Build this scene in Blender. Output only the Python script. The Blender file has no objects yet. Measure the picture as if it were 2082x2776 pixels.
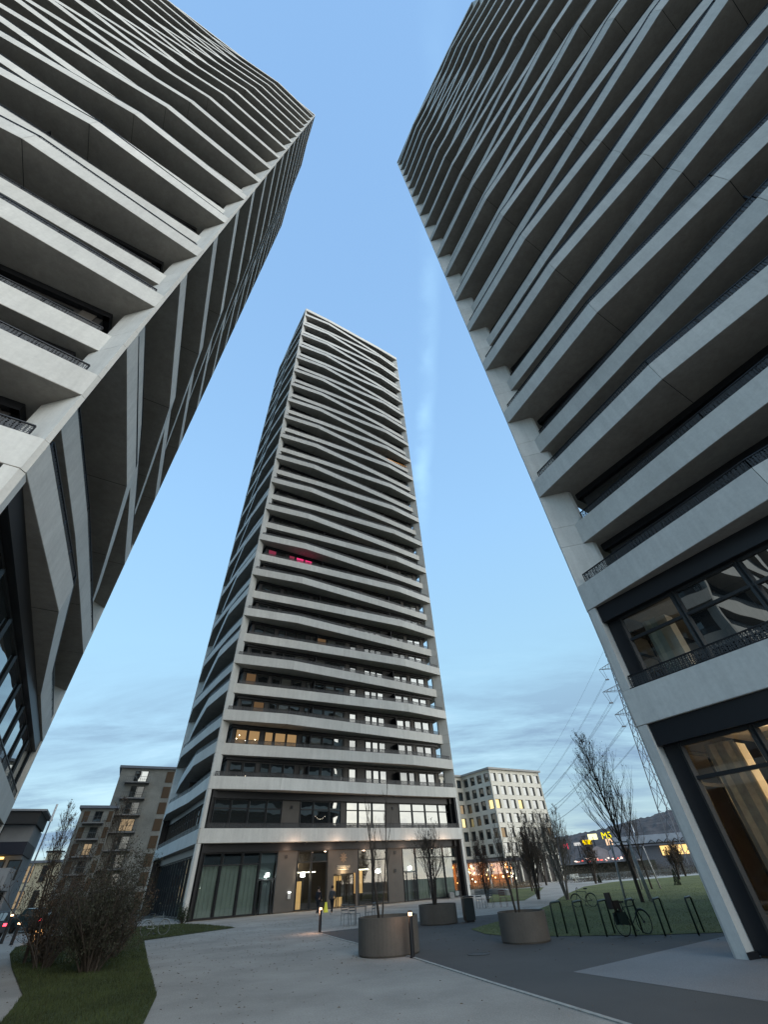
import bpy, bmesh, math, random
from mathutils import Vector, Matrix
R_ = math.radians
random.seed(7)
sc = bpy.context.scene
COL = sc.collection
# ------------------------------------------------------------------ camera
def setup_camera():
    u = Vector((964.4-1041, -(177.7-1388), -1100.0)).normalized()      # world up seen in camera space
    f = Vector((0, 0, -1.0)); f = (f-f.dot(u)*u).normalized()
    r = f.cross(u)
    rot = Matrix((r, f, u))                                           # camera space -> world
    cam = bpy.data.cameras.new('camera'); o = bpy.data.objects.new('camera', cam); COL.objects.link(o)
    o.matrix_world = Matrix.Translation((0, 0, 1.72)) @ rot.to_4x4()
    cam.sensor_fit = 'VERTICAL'; cam.sensor_height = 36.0; cam.sensor_width = 27.0
    cam.lens = 36.0*1100/2776
    cam.clip_start = 0.05; cam.clip_end = 6000
    sc.camera = o
setup_camera()
# ------------------------------------------------------------------ world and sun
SUN_AZ, SUN_EL = 130.0, 13.0
def build_world():
    w = bpy.data.worlds.new('World'); sc.world = w; w.use_nodes = True
    nt = w.node_tree; N = nt.nodes; L = nt.links; N.clear()
    out = N.new('ShaderNodeOutputWorld'); bg = N.new('ShaderNodeBackground')
    sky = N.new('ShaderNodeTexSky'); sky.sky_type = 'NISHITA'; sky.sun_disc = False
    sky.sun_elevation = R_(SUN_EL); sky.sun_rotation = R_(SUN_AZ)
    sky.altitude = 400; sky.air_density = 1.0; sky.dust_density = 1.2; sky.ozone_density = 2.2
    tc = N.new('ShaderNodeTexCoord'); sep = N.new('ShaderNodeSeparateXYZ'); L.new(tc.outputs['Generated'], sep.inputs[0])
    def math_(op, a, b=None, c=None):
        m = N.new('ShaderNodeMath'); m.operation = op
        for i, v in enumerate((a, b, c)):
            if v is None: continue
            if isinstance(v, (int, float)): m.inputs[i].default_value = v
            else: L.new(v, m.inputs[i])
        return m.outputs[0]
    def ramp(v, pts):
        r = N.new('ShaderNodeValToRGB'); L.new(v, r.inputs[0])
        e = r.color_ramp.elements
        while len(e) < len(pts): e.new(0.5)
        for k, (p, c) in enumerate(pts): e[k].position = p; e[k].color = (c[0], c[1], c[2], 1)
        return r.outputs[0]
    z = math_('MAXIMUM', sep.outputs[2], 0.0)
    # the evening air: even blue overhead, paler and greener towards the horizon
    base = ramp(z, [(0.0, (3.6, 4.8, 5.4)), (0.12, (3.4, 5.1, 6.0)), (0.35, (3.4, 5.8, 7.6)), (0.62, (3.0, 5.4, 8.3)), (1.0, (2.4, 4.4, 7.5))])
    mixs = N.new('ShaderNodeMix'); mixs.data_type = 'RGBA'; mixs.inputs[0].default_value = 0.72
    L.new(sky.outputs[0], mixs.inputs[6]); L.new(base, mixs.inputs[7])
    # projective cloud sheet
    zz = math_('ADD', z, 0.10)
    px = math_('DIVIDE', sep.outputs[0], zz); py = math_('DIVIDE', sep.outputs[1], zz)
    cmb = N.new('ShaderNodeCombineXYZ'); L.new(px, cmb.inputs[0]); L.new(py, cmb.inputs[1])
    mp = N.new('ShaderNodeMapping'); mp.inputs['Rotation'].default_value = (0, 0, R_(-12)); mp.inputs['Scale'].default_value = (0.55, 1.3, 1)
    L.new(cmb.outputs[0], mp.inputs[0])
    n1 = N.new('ShaderNodeTexNoise'); n1.inputs['Scale'].default_value = 1.1; n1.inputs['Detail'].default_value = 10; n1.inputs['Roughness'].default_value = 0.66; n1.inputs['Distortion'].default_value = 0.35
    L.new(mp.outputs[0], n1.inputs[0])
    n2 = N.new('ShaderNodeTexNoise'); n2.inputs['Scale'].default_value = 0.28; n2.inputs['Detail'].default_value = 3
    L.new(mp.outputs[0], n2.inputs[0])
    mr = N.new('ShaderNodeMapRange'); mr.inputs[1].default_value = 0.44; mr.inputs[2].default_value = 0.60; L.new(n1.outputs[0], mr.inputs[0])
    low = N.new('ShaderNodeMapRange'); low.inputs[1].default_value = 0.40; low.inputs[2].default_value = 0.17; L.new(z, low.inputs[0])
    patch = N.new('ShaderNodeMapRange'); patch.inputs[1].default_value = 0.42; patch.inputs[2].default_value = 0.54; L.new(n2.outputs[0], patch.inputs[0])
    cf = math_('MULTIPLY', mr.outputs[0], math_('MULTIPLY', low.outputs[0], math_('ADD', math_('MULTIPLY', patch.outputs[0], 0.75), 0.25)))
    cm = N.new('ShaderNodeMix'); cm.data_type = 'RGBA'; L.new(math_('MULTIPLY', cf, 0.95), cm.inputs[0])
    L.new(mixs.outputs[2], cm.inputs[6]); cm.inputs[7].default_value = (1.75, 2.7, 3.9, 1)
    # pale streaks between the grey ones
    hi = N.new('ShaderNodeMapRange'); hi.inputs[1].default_value = 0.44; hi.inputs[2].default_value = 0.30; L.new(n1.outputs[0], hi.inputs[0])
    cm2 = N.new('ShaderNodeMix'); cm2.data_type = 'RGBA'; L.new(math_('MULTIPLY', math_('MULTIPLY', hi.outputs[0], low.outputs[0]), 0.55), cm2.inputs[0])
    L.new(cm.outputs[2], cm2.inputs[6]); cm2.inputs[7].default_value = (4.6, 6.6, 7.8, 1)
    # an old vapour trail, high up
    a, b = 0.985, -0.17
    d = math_('SUBTRACT', px, 0.124)
    n3 = N.new('ShaderNodeTexNoise'); n3.inputs['Scale'].default_value = 7.0; n3.inputs['Detail'].default_value = 10; L.new(cmb.outputs[0], n3.inputs[0])
    d = math_('ADD', d, math_('MULTIPLY', math_('SUBTRACT', n3.outputs[0], 0.5), 0.055))
    tr = N.new('ShaderNodeMapRange'); tr.interpolation_type = 'SMOOTHSTEP'; tr.inputs[1].default_value = 0.034; tr.inputs[2].default_value = 0.0; L.new(math_('ABSOLUTE', d), tr.inputs[0])
    yy = N.new('ShaderNodeMapRange'); yy.interpolation_type = 'SMOOTHSTEP'; yy.inputs[1].default_value = 1.15; yy.inputs[2].default_value = 0.8; L.new(py, yy.inputs[0])
    y2 = N.new('ShaderNodeMapRange'); y2.interpolation_type = 'SMOOTHSTEP'; y2.inputs[1].default_value = -0.3; y2.inputs[2].default_value = 0.7; L.new(py, y2.inputs[0])
    cm3 = N.new('ShaderNodeMix'); cm3.data_type = 'RGBA'
    brk = N.new('ShaderNodeMapRange'); brk.inputs[1].default_value = 0.40; brk.inputs[2].default_value = 0.62; L.new(n3.outputs[0], brk.inputs[0]); brk = math_('ADD', math_('MULTIPLY', brk.outputs[0], 0.8), 0.25)
    L.new(math_('MULTIPLY', math_('MULTIPLY', math_('MULTIPLY', tr.outputs[0], brk), math_('MULTIPLY', yy.outputs[0], y2.outputs[0])), 0.30), cm3.inputs[0])
    L.new(cm2.outputs[2], cm3.inputs[6]); cm3.inputs[7].default_value = (4.6, 7.6, 9.6, 1)
    L.new(cm3.outputs[2], bg.inputs[0]); bg.inputs[1].default_value = 0.085
    L.new(bg.outputs[0], out.inputs[0])
build_world()
def build_sun():
    l = bpy.data.lights.new('sun', 'SUN'); l.energy = 1.75; l.angle = R_(74); l.color = (1.0, 0.94, 0.84)
    o = bpy.data.objects.new('sun', l); COL.objects.link(o)
    e, a = R_(SUN_EL+12), R_(SUN_AZ)
    d = Vector((math.sin(a)*math.cos(e), math.cos(a)*math.cos(e), math.sin(e)))
    o.rotation_euler = d.to_track_quat('Z', 'Y').to_euler()
build_sun()
vs = sc.view_settings
vs.view_transform = 'Standard'; vs.look = 'None'; vs.exposure = 0.85; vs.gamma = 1.0; vs.use_curve_mapping = False
sc.cycles.max_bounces = 6; sc.cycles.transparent_max_bounces = 24; sc.cycles.glossy_bounces = 3
# ------------------------------------------------------------------ materials
MATS = {}
def mat(name, col, rough=0.7, metal=0.0, spec=0.4, noise=None, bump=None, emit=None, rnd=0.0, noise2=None):
    """noise=(scale, amount, detail); bump=(scale, strength, distance); rnd = per object value variation"""
    if name in MATS: return MATS[name]
    m = bpy.data.materials.new(name); m.use_nodes = True
    nt = m.node_tree; N = nt.nodes; L = nt.links
    b = N['Principled BSDF']
    b.inputs['Base Color'].default_value = (*col, 1); b.inputs['Roughness'].default_value = rough
    b.inputs['Metallic'].default_value = metal; b.inputs['Specular IOR Level'].default_value = spec
    src = None
    tc = N.new('ShaderNodeTexCoord')
    if noise:
        parts = [noise]+([noise2] if noise2 else [])
        for sc_, am, de in parts:
            n = N.new('ShaderNodeTexNoise'); n.inputs['Scale'].default_value = sc_; n.inputs['Detail'].default_value = de; n.inputs['Roughness'].default_value = 0.6
            L.new(tc.outputs['Object'], n.inputs['Vector'])
            mr = N.new('ShaderNodeMapRange'); mr.inputs[1].default_value = 0.3; mr.inputs[2].default_value = 0.7
            mr.inputs[3].default_value = 1-am; mr.inputs[4].default_value = 1+am; L.new(n.outputs[0], mr.inputs[0])
            if src is None: src = mr.outputs[0]
            else:
                mm = N.new('ShaderNodeMath'); mm.operation = 'MULTIPLY'; L.new(src, mm.inputs[0]); L.new(mr.outputs[0], mm.inputs[1]); src = mm.outputs[0]
    if rnd:
        oi = N.new('ShaderNodeObjectInfo'); mr = N.new('ShaderNodeMapRange'); mr.inputs[3].default_value = 1-rnd; mr.inputs[4].default_value = 1+rnd
        L.new(oi.outputs['Random'], mr.inputs[0])
        if src is None: src = mr.outputs[0]
        else:
            mm = N.new('ShaderNodeMath'); mm.operation = 'MULTIPLY'; L.new(src, mm.inputs[0]); L.new(mr.outputs[0], mm.inputs[1]); src = mm.outputs[0]
    if src is not None:
        vm = N.new('ShaderNodeVectorMath'); vm.operation = 'SCALE'; vm.inputs[0].default_value = col; L.new(src, vm.inputs['Scale'])
        L.new(vm.outputs[0], b.inputs['Base Color'])
    if bump:
        n = N.new('ShaderNodeTexNoise'); n.inputs['Scale'].default_value = bump[0]; n.inputs['Detail'].default_value = 5
        L.new(tc.outputs['Object'], n.inputs['Vector'])
        bp = N.new('ShaderNodeBump'); bp.inputs['Strength'].default_value = bump[1]; bp.inputs['Distance'].default_value = bump[2]
        L.new(n.outputs[0], bp.inputs['Height']); L.new(bp.outputs[0], b.inputs['Normal'])
    if emit:
        b.inputs['Emission Color'].default_value = (*emit[0], 1); b.inputs['Emission Strength'].default_value = emit[1]
    MATS[name] = m
    return m
def glass_mat(name, tint, refl, trans, rough=0.01, ior=1.7, wob=0.0):
    """coated glass: part mirror (Fresnel), part either see-through or a dark room behind"""
    if name in MATS: return MATS[name]
    m = bpy.data.materials.new(name); m.use_nodes = True
    nt = m.node_tree; N = nt.nodes; L = nt.links; N.clear()
    out = N.new('ShaderNodeOutputMaterial'); mix = N.new('ShaderNodeMixShader')
    g = N.new('ShaderNodeBsdfGlossy'); g.inputs['Roughness'].default_value = rough; g.inputs['Color'].default_value = (0.92, 0.95, 0.95, 1)
    fr = N.new('ShaderNodeFresnel'); fr.inputs[0].default_value = ior
    ad = N.new('ShaderNodeMath'); ad.operation = 'ADD'; ad.use_clamp = True; ad.inputs[1].default_value = refl; L.new(fr.outputs[0], ad.inputs[0])
    if wob:
        tc = N.new('ShaderNodeTexCoord'); n = N.new('ShaderNodeTexNoise'); n.inputs['Scale'].default_value = 0.6; n.inputs['Detail'].default_value = 1; L.new(tc.outputs['Object'], n.inputs[0])
        bp = N.new('ShaderNodeBump'); bp.inputs['Strength'].default_value = wob; bp.inputs['Distance'].default_value = 0.05; L.new(n.outputs[0], bp.inputs['Height'])
        L.new(bp.outputs[0], g.inputs['Normal'])
    if trans:
        t = N.new('ShaderNodeBsdfTransparent'); t.inputs[0].default_value = (*tint, 1)
    else:
        t = N.new('ShaderNodeBsdfDiffuse'); t.inputs[0].default_value = (*tint, 1)
    L.new(ad.outputs[0], mix.inputs[0]); L.new(t.outputs[0], mix.inputs[1]); L.new(g.outputs[0], mix.inputs[2]); L.new(mix.outputs[0], out.inputs[0])
    MATS[name] = m
    return m
def emis(name, col, s):
    if name in MATS: return MATS[name]
    m = bpy.data.materials.new(name); m.use_nodes = True; N = m.node_tree.nodes; N.clear()
    o = N.new('ShaderNodeOutputMaterial'); e = N.new('ShaderNodeEmission'); e.inputs[0].default_value = (*col, 1); e.inputs[1].default_value = s
    m.node_tree.links.new(e.outputs[0], o.inputs[0]); MATS[name] = m
    return m
def mesh_mat(name):
    """punched metal railing infill: round holes"""
    m = bpy.data.materials.new(name); m.use_nodes = True; nt = m.node_tree; N = nt.nodes; L = nt.links
    b = N['Principled BSDF']; b.inputs['Base Color'].default_value = (0.035, 0.037, 0.04, 1); b.inputs['Roughness'].default_value = 0.5
    tc = N.new('ShaderNodeTexCoord'); v = N.new('ShaderNodeTexVoronoi'); v.feature = 'DISTANCE_TO_EDGE'; v.inputs['Scale'].default_value = 17.0; v.inputs['Randomness'].default_value = 0.35
    L.new(tc.outputs['Object'], v.inputs['Vector'])
    c = N.new('ShaderNodeMath'); c.operation = 'LESS_THAN'; c.inputs[1].default_value = 0.17; L.new(v.outputs['Distance'], c.inputs[0])
    L.new(c.outputs[0], b.inputs['Alpha'])
    return m
def streak(m, am=0.07):
    nt = m.node_tree; N = nt.nodes; L = nt.links; b = N['Principled BSDF']; src = b.inputs['Base Color'].links[0].from_socket
    tc = N.new('ShaderNodeTexCoord'); mp = N.new('ShaderNodeMapping'); mp.inputs['Scale'].default_value = (3.5, 3.5, 0.35); L.new(tc.outputs['Object'], mp.inputs[0])
    n = N.new('ShaderNodeTexNoise'); n.inputs['Scale'].default_value = 1.0; n.inputs['Detail'].default_value = 6; n.inputs['Roughness'].default_value = 0.7; L.new(mp.outputs[0], n.inputs[0])
    mr = N.new('ShaderNodeMapRange'); mr.inputs[1].default_value = 0.35; mr.inputs[2].default_value = 0.7; mr.inputs[3].default_value = 1+am*.5; mr.inputs[4].default_value = 1-am*1.6; L.new(n.outputs[0], mr.inputs[0])
    vm = N.new('ShaderNodeVectorMath'); vm.operation = 'SCALE'; L.new(src, vm.inputs[0]); L.new(mr.outputs[0], vm.inputs['Scale']); L.new(vm.outputs[0], b.inputs['Base Color'])
CONC = mat('precast_concrete', (0.62, 0.615, 0.58), 0.85, noise=(0.55, 0.07, 4), noise2=(9.0, 0.06, 6), bump=(30, 0.15, 0.01), rnd=0.07)
CONC2 = mat('column_concrete', (0.62, 0.615, 0.58), 0.85, noise=(0.8, 0.07, 4), noise2=(12.0, 0.05, 6), bump=(30, 0.15, 0.01), rnd=0.06)
SOFF = mat('shaded_soffit_concrete', (0.34, 0.315, 0.28), 0.9, noise=(0.6, 0.12, 5), noise2=(14.0, 0.05, 4), rnd=0.05)  # same concrete as the bands, toned darker for the shade underneath
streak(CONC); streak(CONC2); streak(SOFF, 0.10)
CLAD = mat('dark_bronze_cladding', (0.035, 0.033, 0.032), 0.55, noise=(1.2, 0.12, 3))
TAUPE = mat('taupe_wall_cladding', (0.088, 0.079, 0.070), 0.6, noise=(1.5, 0.08, 3))
BLACK = mat('black_metal', (0.012, 0.013, 0.016), 0.4)
FRAME = mat('window_frame_metal', (0.018, 0.02, 0.022), 0.4)
MESHM = mesh_mat('railing_mesh')
GLASS = glass_mat('coated_window_glass', (0.012, 0.014, 0.015), 0.17, False, wob=0.25)
GLASSD = glass_mat('dim_window_glass', (0.02, 0.024, 0.025), 0.10, False, wob=0.25)
GLASST = glass_mat('shopfront_glass', (0.80, 0.84, 0.83), 0.05, True)
GLASSC = glass_mat('curtained_window_glass', (0.10, 0.10, 0.09), 0.12, False, wob=0.25)
CURT = mat('window_curtain', (0.50, 0.48, 0.42), 0.9, noise=(6, 0.15, 2))
# ------------------------------------------------------------------ mesh helpers
class MB:
    def __init__(s): s.v = []; s.f = []
    def poly_prism(s, pts, z0, z1):
        n = len(pts); b = len(s.v)
        s.v += [(p[0], p[1], z0) for p in pts]+[(p[0], p[1], z1) for p in pts]
        s.f.append(tuple(b+i for i in range(n-1, -1, -1))); s.f.append(tuple(b+n+i for i in range(n)))
        for i in range(n):
            j = (i+1) % n; s.f.append((b+i, b+j, b+n+j, b+n+i))
        return s
    def box(s, c, d, rz=0.0, ax=None):
        """centre, full size, rotation about z"""
        ca, sa = math.cos(rz), math.sin(rz); b = len(s.v)
        for k in (-.5, .5):
            for (i, j) in ((-.5, -.5), (.5, -.5), (.5, .5), (-.5, .5)):
                x, y = i*d[0], j*d[1]; s.v.append((c[0]+x*ca-y*sa, c[1]+x*sa+y*ca, c[2]+k*d[2]))
        s.f += [(b+3, b+2, b+1, b), (b+4, b+5, b+6, b+7)]+[(b+i, b+(i+1) % 4, b+4+(i+1) % 4, b+4+i) for i in range(4)]
        return s
    def bar(s, a, b_, w, h=None):
        a = Vector(a); b_ = Vector(b_); d = (b_-a); h = h or w
        if d.length < 1e-6: return s
        d.normalize(); up = Vector((0, 0, 1)) if abs(d.z) < 0.95 else Vector((1, 0, 0))
        x = d.cross(up).normalized(); y = x.cross(d).normalized(); b = len(s.v)
        for p in (a, b_):
            for (i, j) in ((-.5, -.5), (.5, -.5), (.5, .5), (-.5, .5)): s.v.append(tuple(p+x*i*w+y*j*h))
        s.f += [(b+3, b+2, b+1, b), (b+4, b+5, b+6, b+7)]+[(b+i, b+(i+1) % 4, b+4+(i+1) % 4, b+4+i) for i in range(4)]
        return s
    def tube(s, pts, rad, n=6, cap=True):
        pts = [Vector(p) for p in pts]
        if not isinstance(rad, (list, tuple)): rad = [rad]*len(pts)
        b = len(s.v); ref = None
        for i, p in enumerate(pts):
            d = (pts[min(i+1, len(pts)-1)]-pts[max(i-1, 0)])
            if d.length < 1e-9: d = Vector((0, 0, 1))
            d.normalize()
            if ref is None: ref = Vector((1, 0, 0)) if abs(d.x) < 0.8 else Vector((0, 1, 0))
            x = (ref-d*ref.dot(d)).normalized(); ref = x; y = d.cross(x)
            for k in range(n):
                t = 2*math.pi*k/n; s.v.append(tuple(p+(x*math.cos(t)+y*math.sin(t))*rad[i]))
        for i in range(len(pts)-1):
            for k in range(n):
                k2 = (k+1) % n; s.f.append((b+i*n+k, b+i*n+k2, b+(i+1)*n+k2, b+(i+1)*n+k))
        if cap:
            s.f.append(tuple(b+k for k in range(n-1, -1, -1))); e = b+(len(pts)-1)*n; s.f.append(tuple(e+k for k in range(n)))
        return s
    def lathe(s, prof, c=(0, 0, 0), n=24):
        b = len(s.v)
        for r, z in prof:
            for k in range(n):
                t = 2*math.pi*k/n; s.v.append((c[0]+r*math.cos(t), c[1]+r*math.sin(t), c[2]+z))
        for i in range(len(prof)-1):
            for k in range(n):
                k2 = (k+1) % n; s.f.append((b+i*n+k, b+i*n+k2, b+(i+1)*n+k2, b+(i+1)*n+k))
        s.f.append(tuple(b+k for k in range(n-1, -1, -1))); e = b+(len(prof)-1)*n; s.f.append(tuple(e+k for k in range(n)))
        return s
    def quad(s, a, b_, c, d):
        b = len(s.v); s.v += [tuple(a), tuple(b_), tuple(c), tuple(d)]; s.f.append((b, b+1, b+2, b+3)); return s
    def mesh(s, name, m, smooth=False):
        me = bpy.data.meshes.new(name); me.from_pydata(s.v, [], s.f); me.update()
        if m: me.materials.append(m)
        if smooth: me.polygons.foreach_set('use_smooth', [True]*len(me.polygons))
        return me
    def build(s, name, m, parent=None, smooth=False, loc=None, kind=None):
        return link(name, s.mesh(name, m, smooth), parent, loc, kind)
def link(name, me, parent=None, loc=None, kind=None, rz=None, scale=None):
    o = bpy.data.objects.new(name, me); COL.objects.link(o)
    if parent: o.parent = parent
    if loc is not None: o.location = loc
    if rz is not None: o.rotation_euler = (0, 0, rz)
    if scale is not None: o.scale = scale
    if kind: o['kind'] = kind
    return o
def thing(name, label, cat, loc=(0, 0, 0), rz=0, group=None):
    o = bpy.data.objects.new(name, None); COL.objects.link(o); o.empty_display_size = 0.3
    o.location = loc; o.rotation_euler = (0, 0, rz); return tag(o, label, cat, group)
def tag(o, label, cat, group=None, kind=None):
    if label: o['label'] = label
    if cat: o['category'] = cat
    if group: o['group'] = group
    if kind: o['kind'] = kind
    return o
def copy_tree(o, loc, rz=None, label=None, parent=None):
    c = o.copy(); COL.objects.link(c)
    if parent: c.parent = parent
    else:
        c.location = loc
        if rz is not None: c.rotation_euler = (0, 0, rz)
        if label: c['label'] = label
    for ch in list(o.children):
        copy_tree(ch, None, parent=c)
    return c
def az(deg): return Vector((math.sin(R_(deg)), math.cos(R_(deg)), 0))
def zrot(deg): return R_(90-deg)          # rotation about z that turns +X to that azimuth
# ------------------------------------------------------------------ the towers
FL = 3.0
LEN = [30.0, 25.0, 30.0, 25.0]; HEAD = [57.0, -33.0, -123.0, 147.0]
REC = 0.64
def zlev(n): return 4.9 if n < 0 else 8.9+FL*n
def poly(f, n, nroof):
    Lf = LEN[f]; a = 0.80 if Lf > 27 else 0.68
    if n < 0: return [(0, 0), (9.6, 0.02), (Lf-9.6, 0.02), (Lf, 0)]
    if n == 0: return [(0, 0), (6.85, 0.68), (Lf-9, 0.03), (Lf, 0)]
    if n == nroof: return [(0, 0), (6.85, 0.3), (Lf-6.85, 0.25), (Lf, 0)]
    A = [(0, 0), (6.85, a), (16.2, 0.32), (22.2, -0.03), (Lf-0.72, -REC)] if Lf > 27 else [(0, 0), (6.8, a), (12.6, 0.33), (18.2, -0.05), (Lf-0.72, -REC)]
    if n % 2 == 0: return A
    return [(Lf-s_, o) for s_, o in reversed(A)]
def joints(f, n):
    p = 5
    return None
class Tower:
    def __init__(s, label, c0, nroof, ztop):
        s.t = thing('apartment_tower', label, 'tower', (c0[0], c0[1], 0), 0, 'wavy balcony towers')
        s.nroof = nroof; s.ztop = ztop
        c = Vector((0, 0, 0)); s.c = []
        for f in range(4):
            s.c.append(c.copy()); c = c+az(HEAD[f])*LEN[f]
    def P(s, f, s_, o, z=0.0):
        d = az(HEAD[f]); n = Vector((d.y, -d.x, 0))
        return s.c[f]+d*s_+n*o+Vector((0, 0, z))
    def outline(s, n, inset=0.0):
        pts = []
        for f in range(4):
            pl = poly(f, n, s.nroof)
            for k, (a, o) in enumerate(pl):
                fl = inset
                e_ = 0.11 if o == 0 else fl
                aa = a+(e_ if k == 0 else (-e_ if k == len(pl)-1 else 0))
                p = s.P(f, aa, o-fl)
                if k == 0 and pts and (Vector(pts[-1])-p.xy).length < 0.05: continue
                pts.append((p.x, p.y))
        if (Vector(pts[0])-Vector(pts[-1])).length < 0.05: pts.pop()
        return pts
    def build(s, vis, viscol, window_top, beltpanes=True):
        t = s.t
        # slabs: soffit faces of every storey
        for n in range(-1, s.nroof+1):
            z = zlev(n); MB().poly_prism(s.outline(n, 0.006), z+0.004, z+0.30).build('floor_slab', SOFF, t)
        # parapet panels
        rear = MB()
        for n in range(-1, s.nroof+1):
            z0 = zlev(n)+0.02; z1 = z0+1.03
            if n == s.nroof: z0 = zlev(n)+0.25; z1 = s.ztop
            for f in range(4):
                pl = poly(f, n, s.nroof)
                cuts = [0]+([1, 2] if len(pl) > 4 and n % 2 == 0 else ([2, 3] if len(pl) > 4 else [1, 2]))+[len(pl)-1]
                for k in range(len(cuts)-1):
                    seg = pl[cuts[k]:cuts[k+1]+1]
                    outer = list(seg); inner = [(a, o-0.16) for a, o in seg]
                    g = 0.007
                    outer[0] = (outer[0][0]+(g if k else 0.095 if pl[0][1] == 0 else 0), outer[0][1]); inner[0] = (inner[0][0]+(g if k else 0.17 if pl[0][1] == 0 else 0.0), inner[0][1])
                    last = k == len(cuts)-2
                    outer[-1] = (outer[-1][0]-(g if not last else 0.095 if pl[-1][1] == 0 else 0), outer[-1][1]); inner[-1] = (inner[-1][0]-(g if not last else 0.17 if pl[-1][1] == 0 else 0.0), inner[-1][1])
                    pts = [s.P(f, a, o) for a, o in outer]+[s.P(f, a, o) for a, o in reversed(inner)]
                    pts = [(p.x, p.y) for p in pts]
                    if f in vis: MB().poly_prism(pts, z0, z1).build('parapet_panel', CONC, t)
                    else: rear.poly_prism(pts, z0, z1)
        sj = MB()
        for n in range(0, s.nroof):
            for f in vis:
                pl = poly(f, n, s.nroof)
                for k in ((1, 2) if n % 2 == 0 or len(pl) < 5 else (2, 3)):
                    a, o = pl[k]; sj.bar(s.P(f, a, o-0.02, zlev(n)+0.003), s.P(f, a, -1.55, zlev(n)+0.003), 0.022, 0.01)
        sj.build('soffit_joint', BLACK, t)
        rear.build('rear_parapet', CONC, t, kind='stuff')
        # railings
        rr = MB(); rm = MB()
        for n in range(-1, s.nroof):
            z1 = zlev(n)+1.05
            for f in range(4):
                pl = poly(f, n, s.nroof)
                q = [(a, o-0.09) for a, o in pl]; q[0] = (q[0][0]+0.45, q[0][1]); q[-1] = (q[-1][0]-0.45, q[-1][1])
                fr = MB() if f in vis else rr; ms = MB() if f in vis else rm
                for (a0, o0), (a1, o1) in zip(q, q[1:]):
                    A = s.P(f, a0, o0, z1); B = s.P(f, a1, o1, z1)
                    fr.bar(A+Vector((0, 0, 0.40)), B+Vector((0, 0, 0.40)), 0.05, 0.035)
                    fr.bar(A+Vector((0, 0, 0.04)), B+Vector((0, 0, 0.04)), 0.03, 0.03)
                    ms.quad(A+Vector((0, 0, 0.05)), B+Vector((0, 0, 0.05)), B+Vector((0, 0, 0.385)), A+Vector((0, 0, 0.385)))
                    m = max(1, int((B-A).length/1.6))
                    for k in range(m+1):
                        p = A.lerp(B, k/m); fr.bar(p, p+Vector((0, 0, 0.40)), 0.035, 0.02)
                if f in vis:
                    r = fr.build('railing', BLACK, t); ms.build('railing_mesh', MESHM, r)
        rr.build('rear_railing', BLACK, t, kind='stuff')
        # corner fins: one block per storey and one per band, set on the diagonal
        finl = [(.004, .10), (.10, .004), (1.02, .87), (1.06, 1.06), (.87, 1.02)]
        rearc = MB()
        for ci in range(4):
            a = az(HEAD[ci]); b = -az(HEAD[ci-1]); C0 = s.c[ci]
            def fin(z0, z1):
                pts = [C0+a*u+b*v for u, v in finl]; return MB().poly_prism([(p.x, p.y) for p in reversed(pts)], z0, z1)
            for n in range(0, s.nroof+1):
                zb = zlev(n)
                for (z0, z1) in (((zb+0.006, zb+1.044), (zb+1.056, zb+FL-0.006)) if n < s.nroof else ((zb+0.006, s.ztop-0.03),)):
                    if ci in viscol: fin(z0, z1).build('column_block', CONC2, t)
                    else: rearc.v += []; m = fin(z0, z1); k = len(rearc.v); rearc.v += m.v; rearc.f += [tuple(i+k for i in q) for q in m.f]
            cpts = [C0+a*u+b*v for u, v in [(.004, .12), (.12, .004), (.40, .004), (.40, .40), (.004, .40)]]
            cp = [(p.x, p.y) for p in reversed(cpts)]
            for z0, z1 in ((0.0, 4.893), (5.957, 8.893)):
                MB().poly_prism(cp, z0, z1).build('corner_column', CONC2, t)
                MB().poly_prism([(p.x, p.y) for p in reversed([C0+a*u+b*v for u, v in [(-.03, .42), (.42, -.03), (.5, .3), (.3, .5)]])], z0, z0+0.12 if z0 < 1 else z0+0.02).build('column_foot', BLACK, t)
        rearc.build('rear_column', CONC2, t, kind='stuff')
        # inner walls: a core per storey, dark head beam above the glass
        WR = (1.25, 1.6, 1.25, 1.6)
        for n in range(0, s.nroof):
            z0 = zlev(n)+0.30; z1 = zlev(n+1)+0.006
            pts = [s.P(f, WR[f-1], -WR[f]) for f in range(4)]
            wall = MB().poly_prism([(p.x, p.y) for p in pts], z0, z1-0.006).build('inner_wall', CLAD, t)
            hb = MB()
            for f in range(4):
                hb.box_between = None
                A = s.P(f, WR[f-1]-0.20, -WR[f]+0.10, z1-0.16); B = s.P(f, LEN[f]-WR[(f+1) % 4]+0.20, -WR[f]+0.10, z1-0.16); hb.bar(A, B, 0.22, 0.30)
            hb.build('window_head', BLACK, wall)
        up = MB(); upf = MB()
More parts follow.
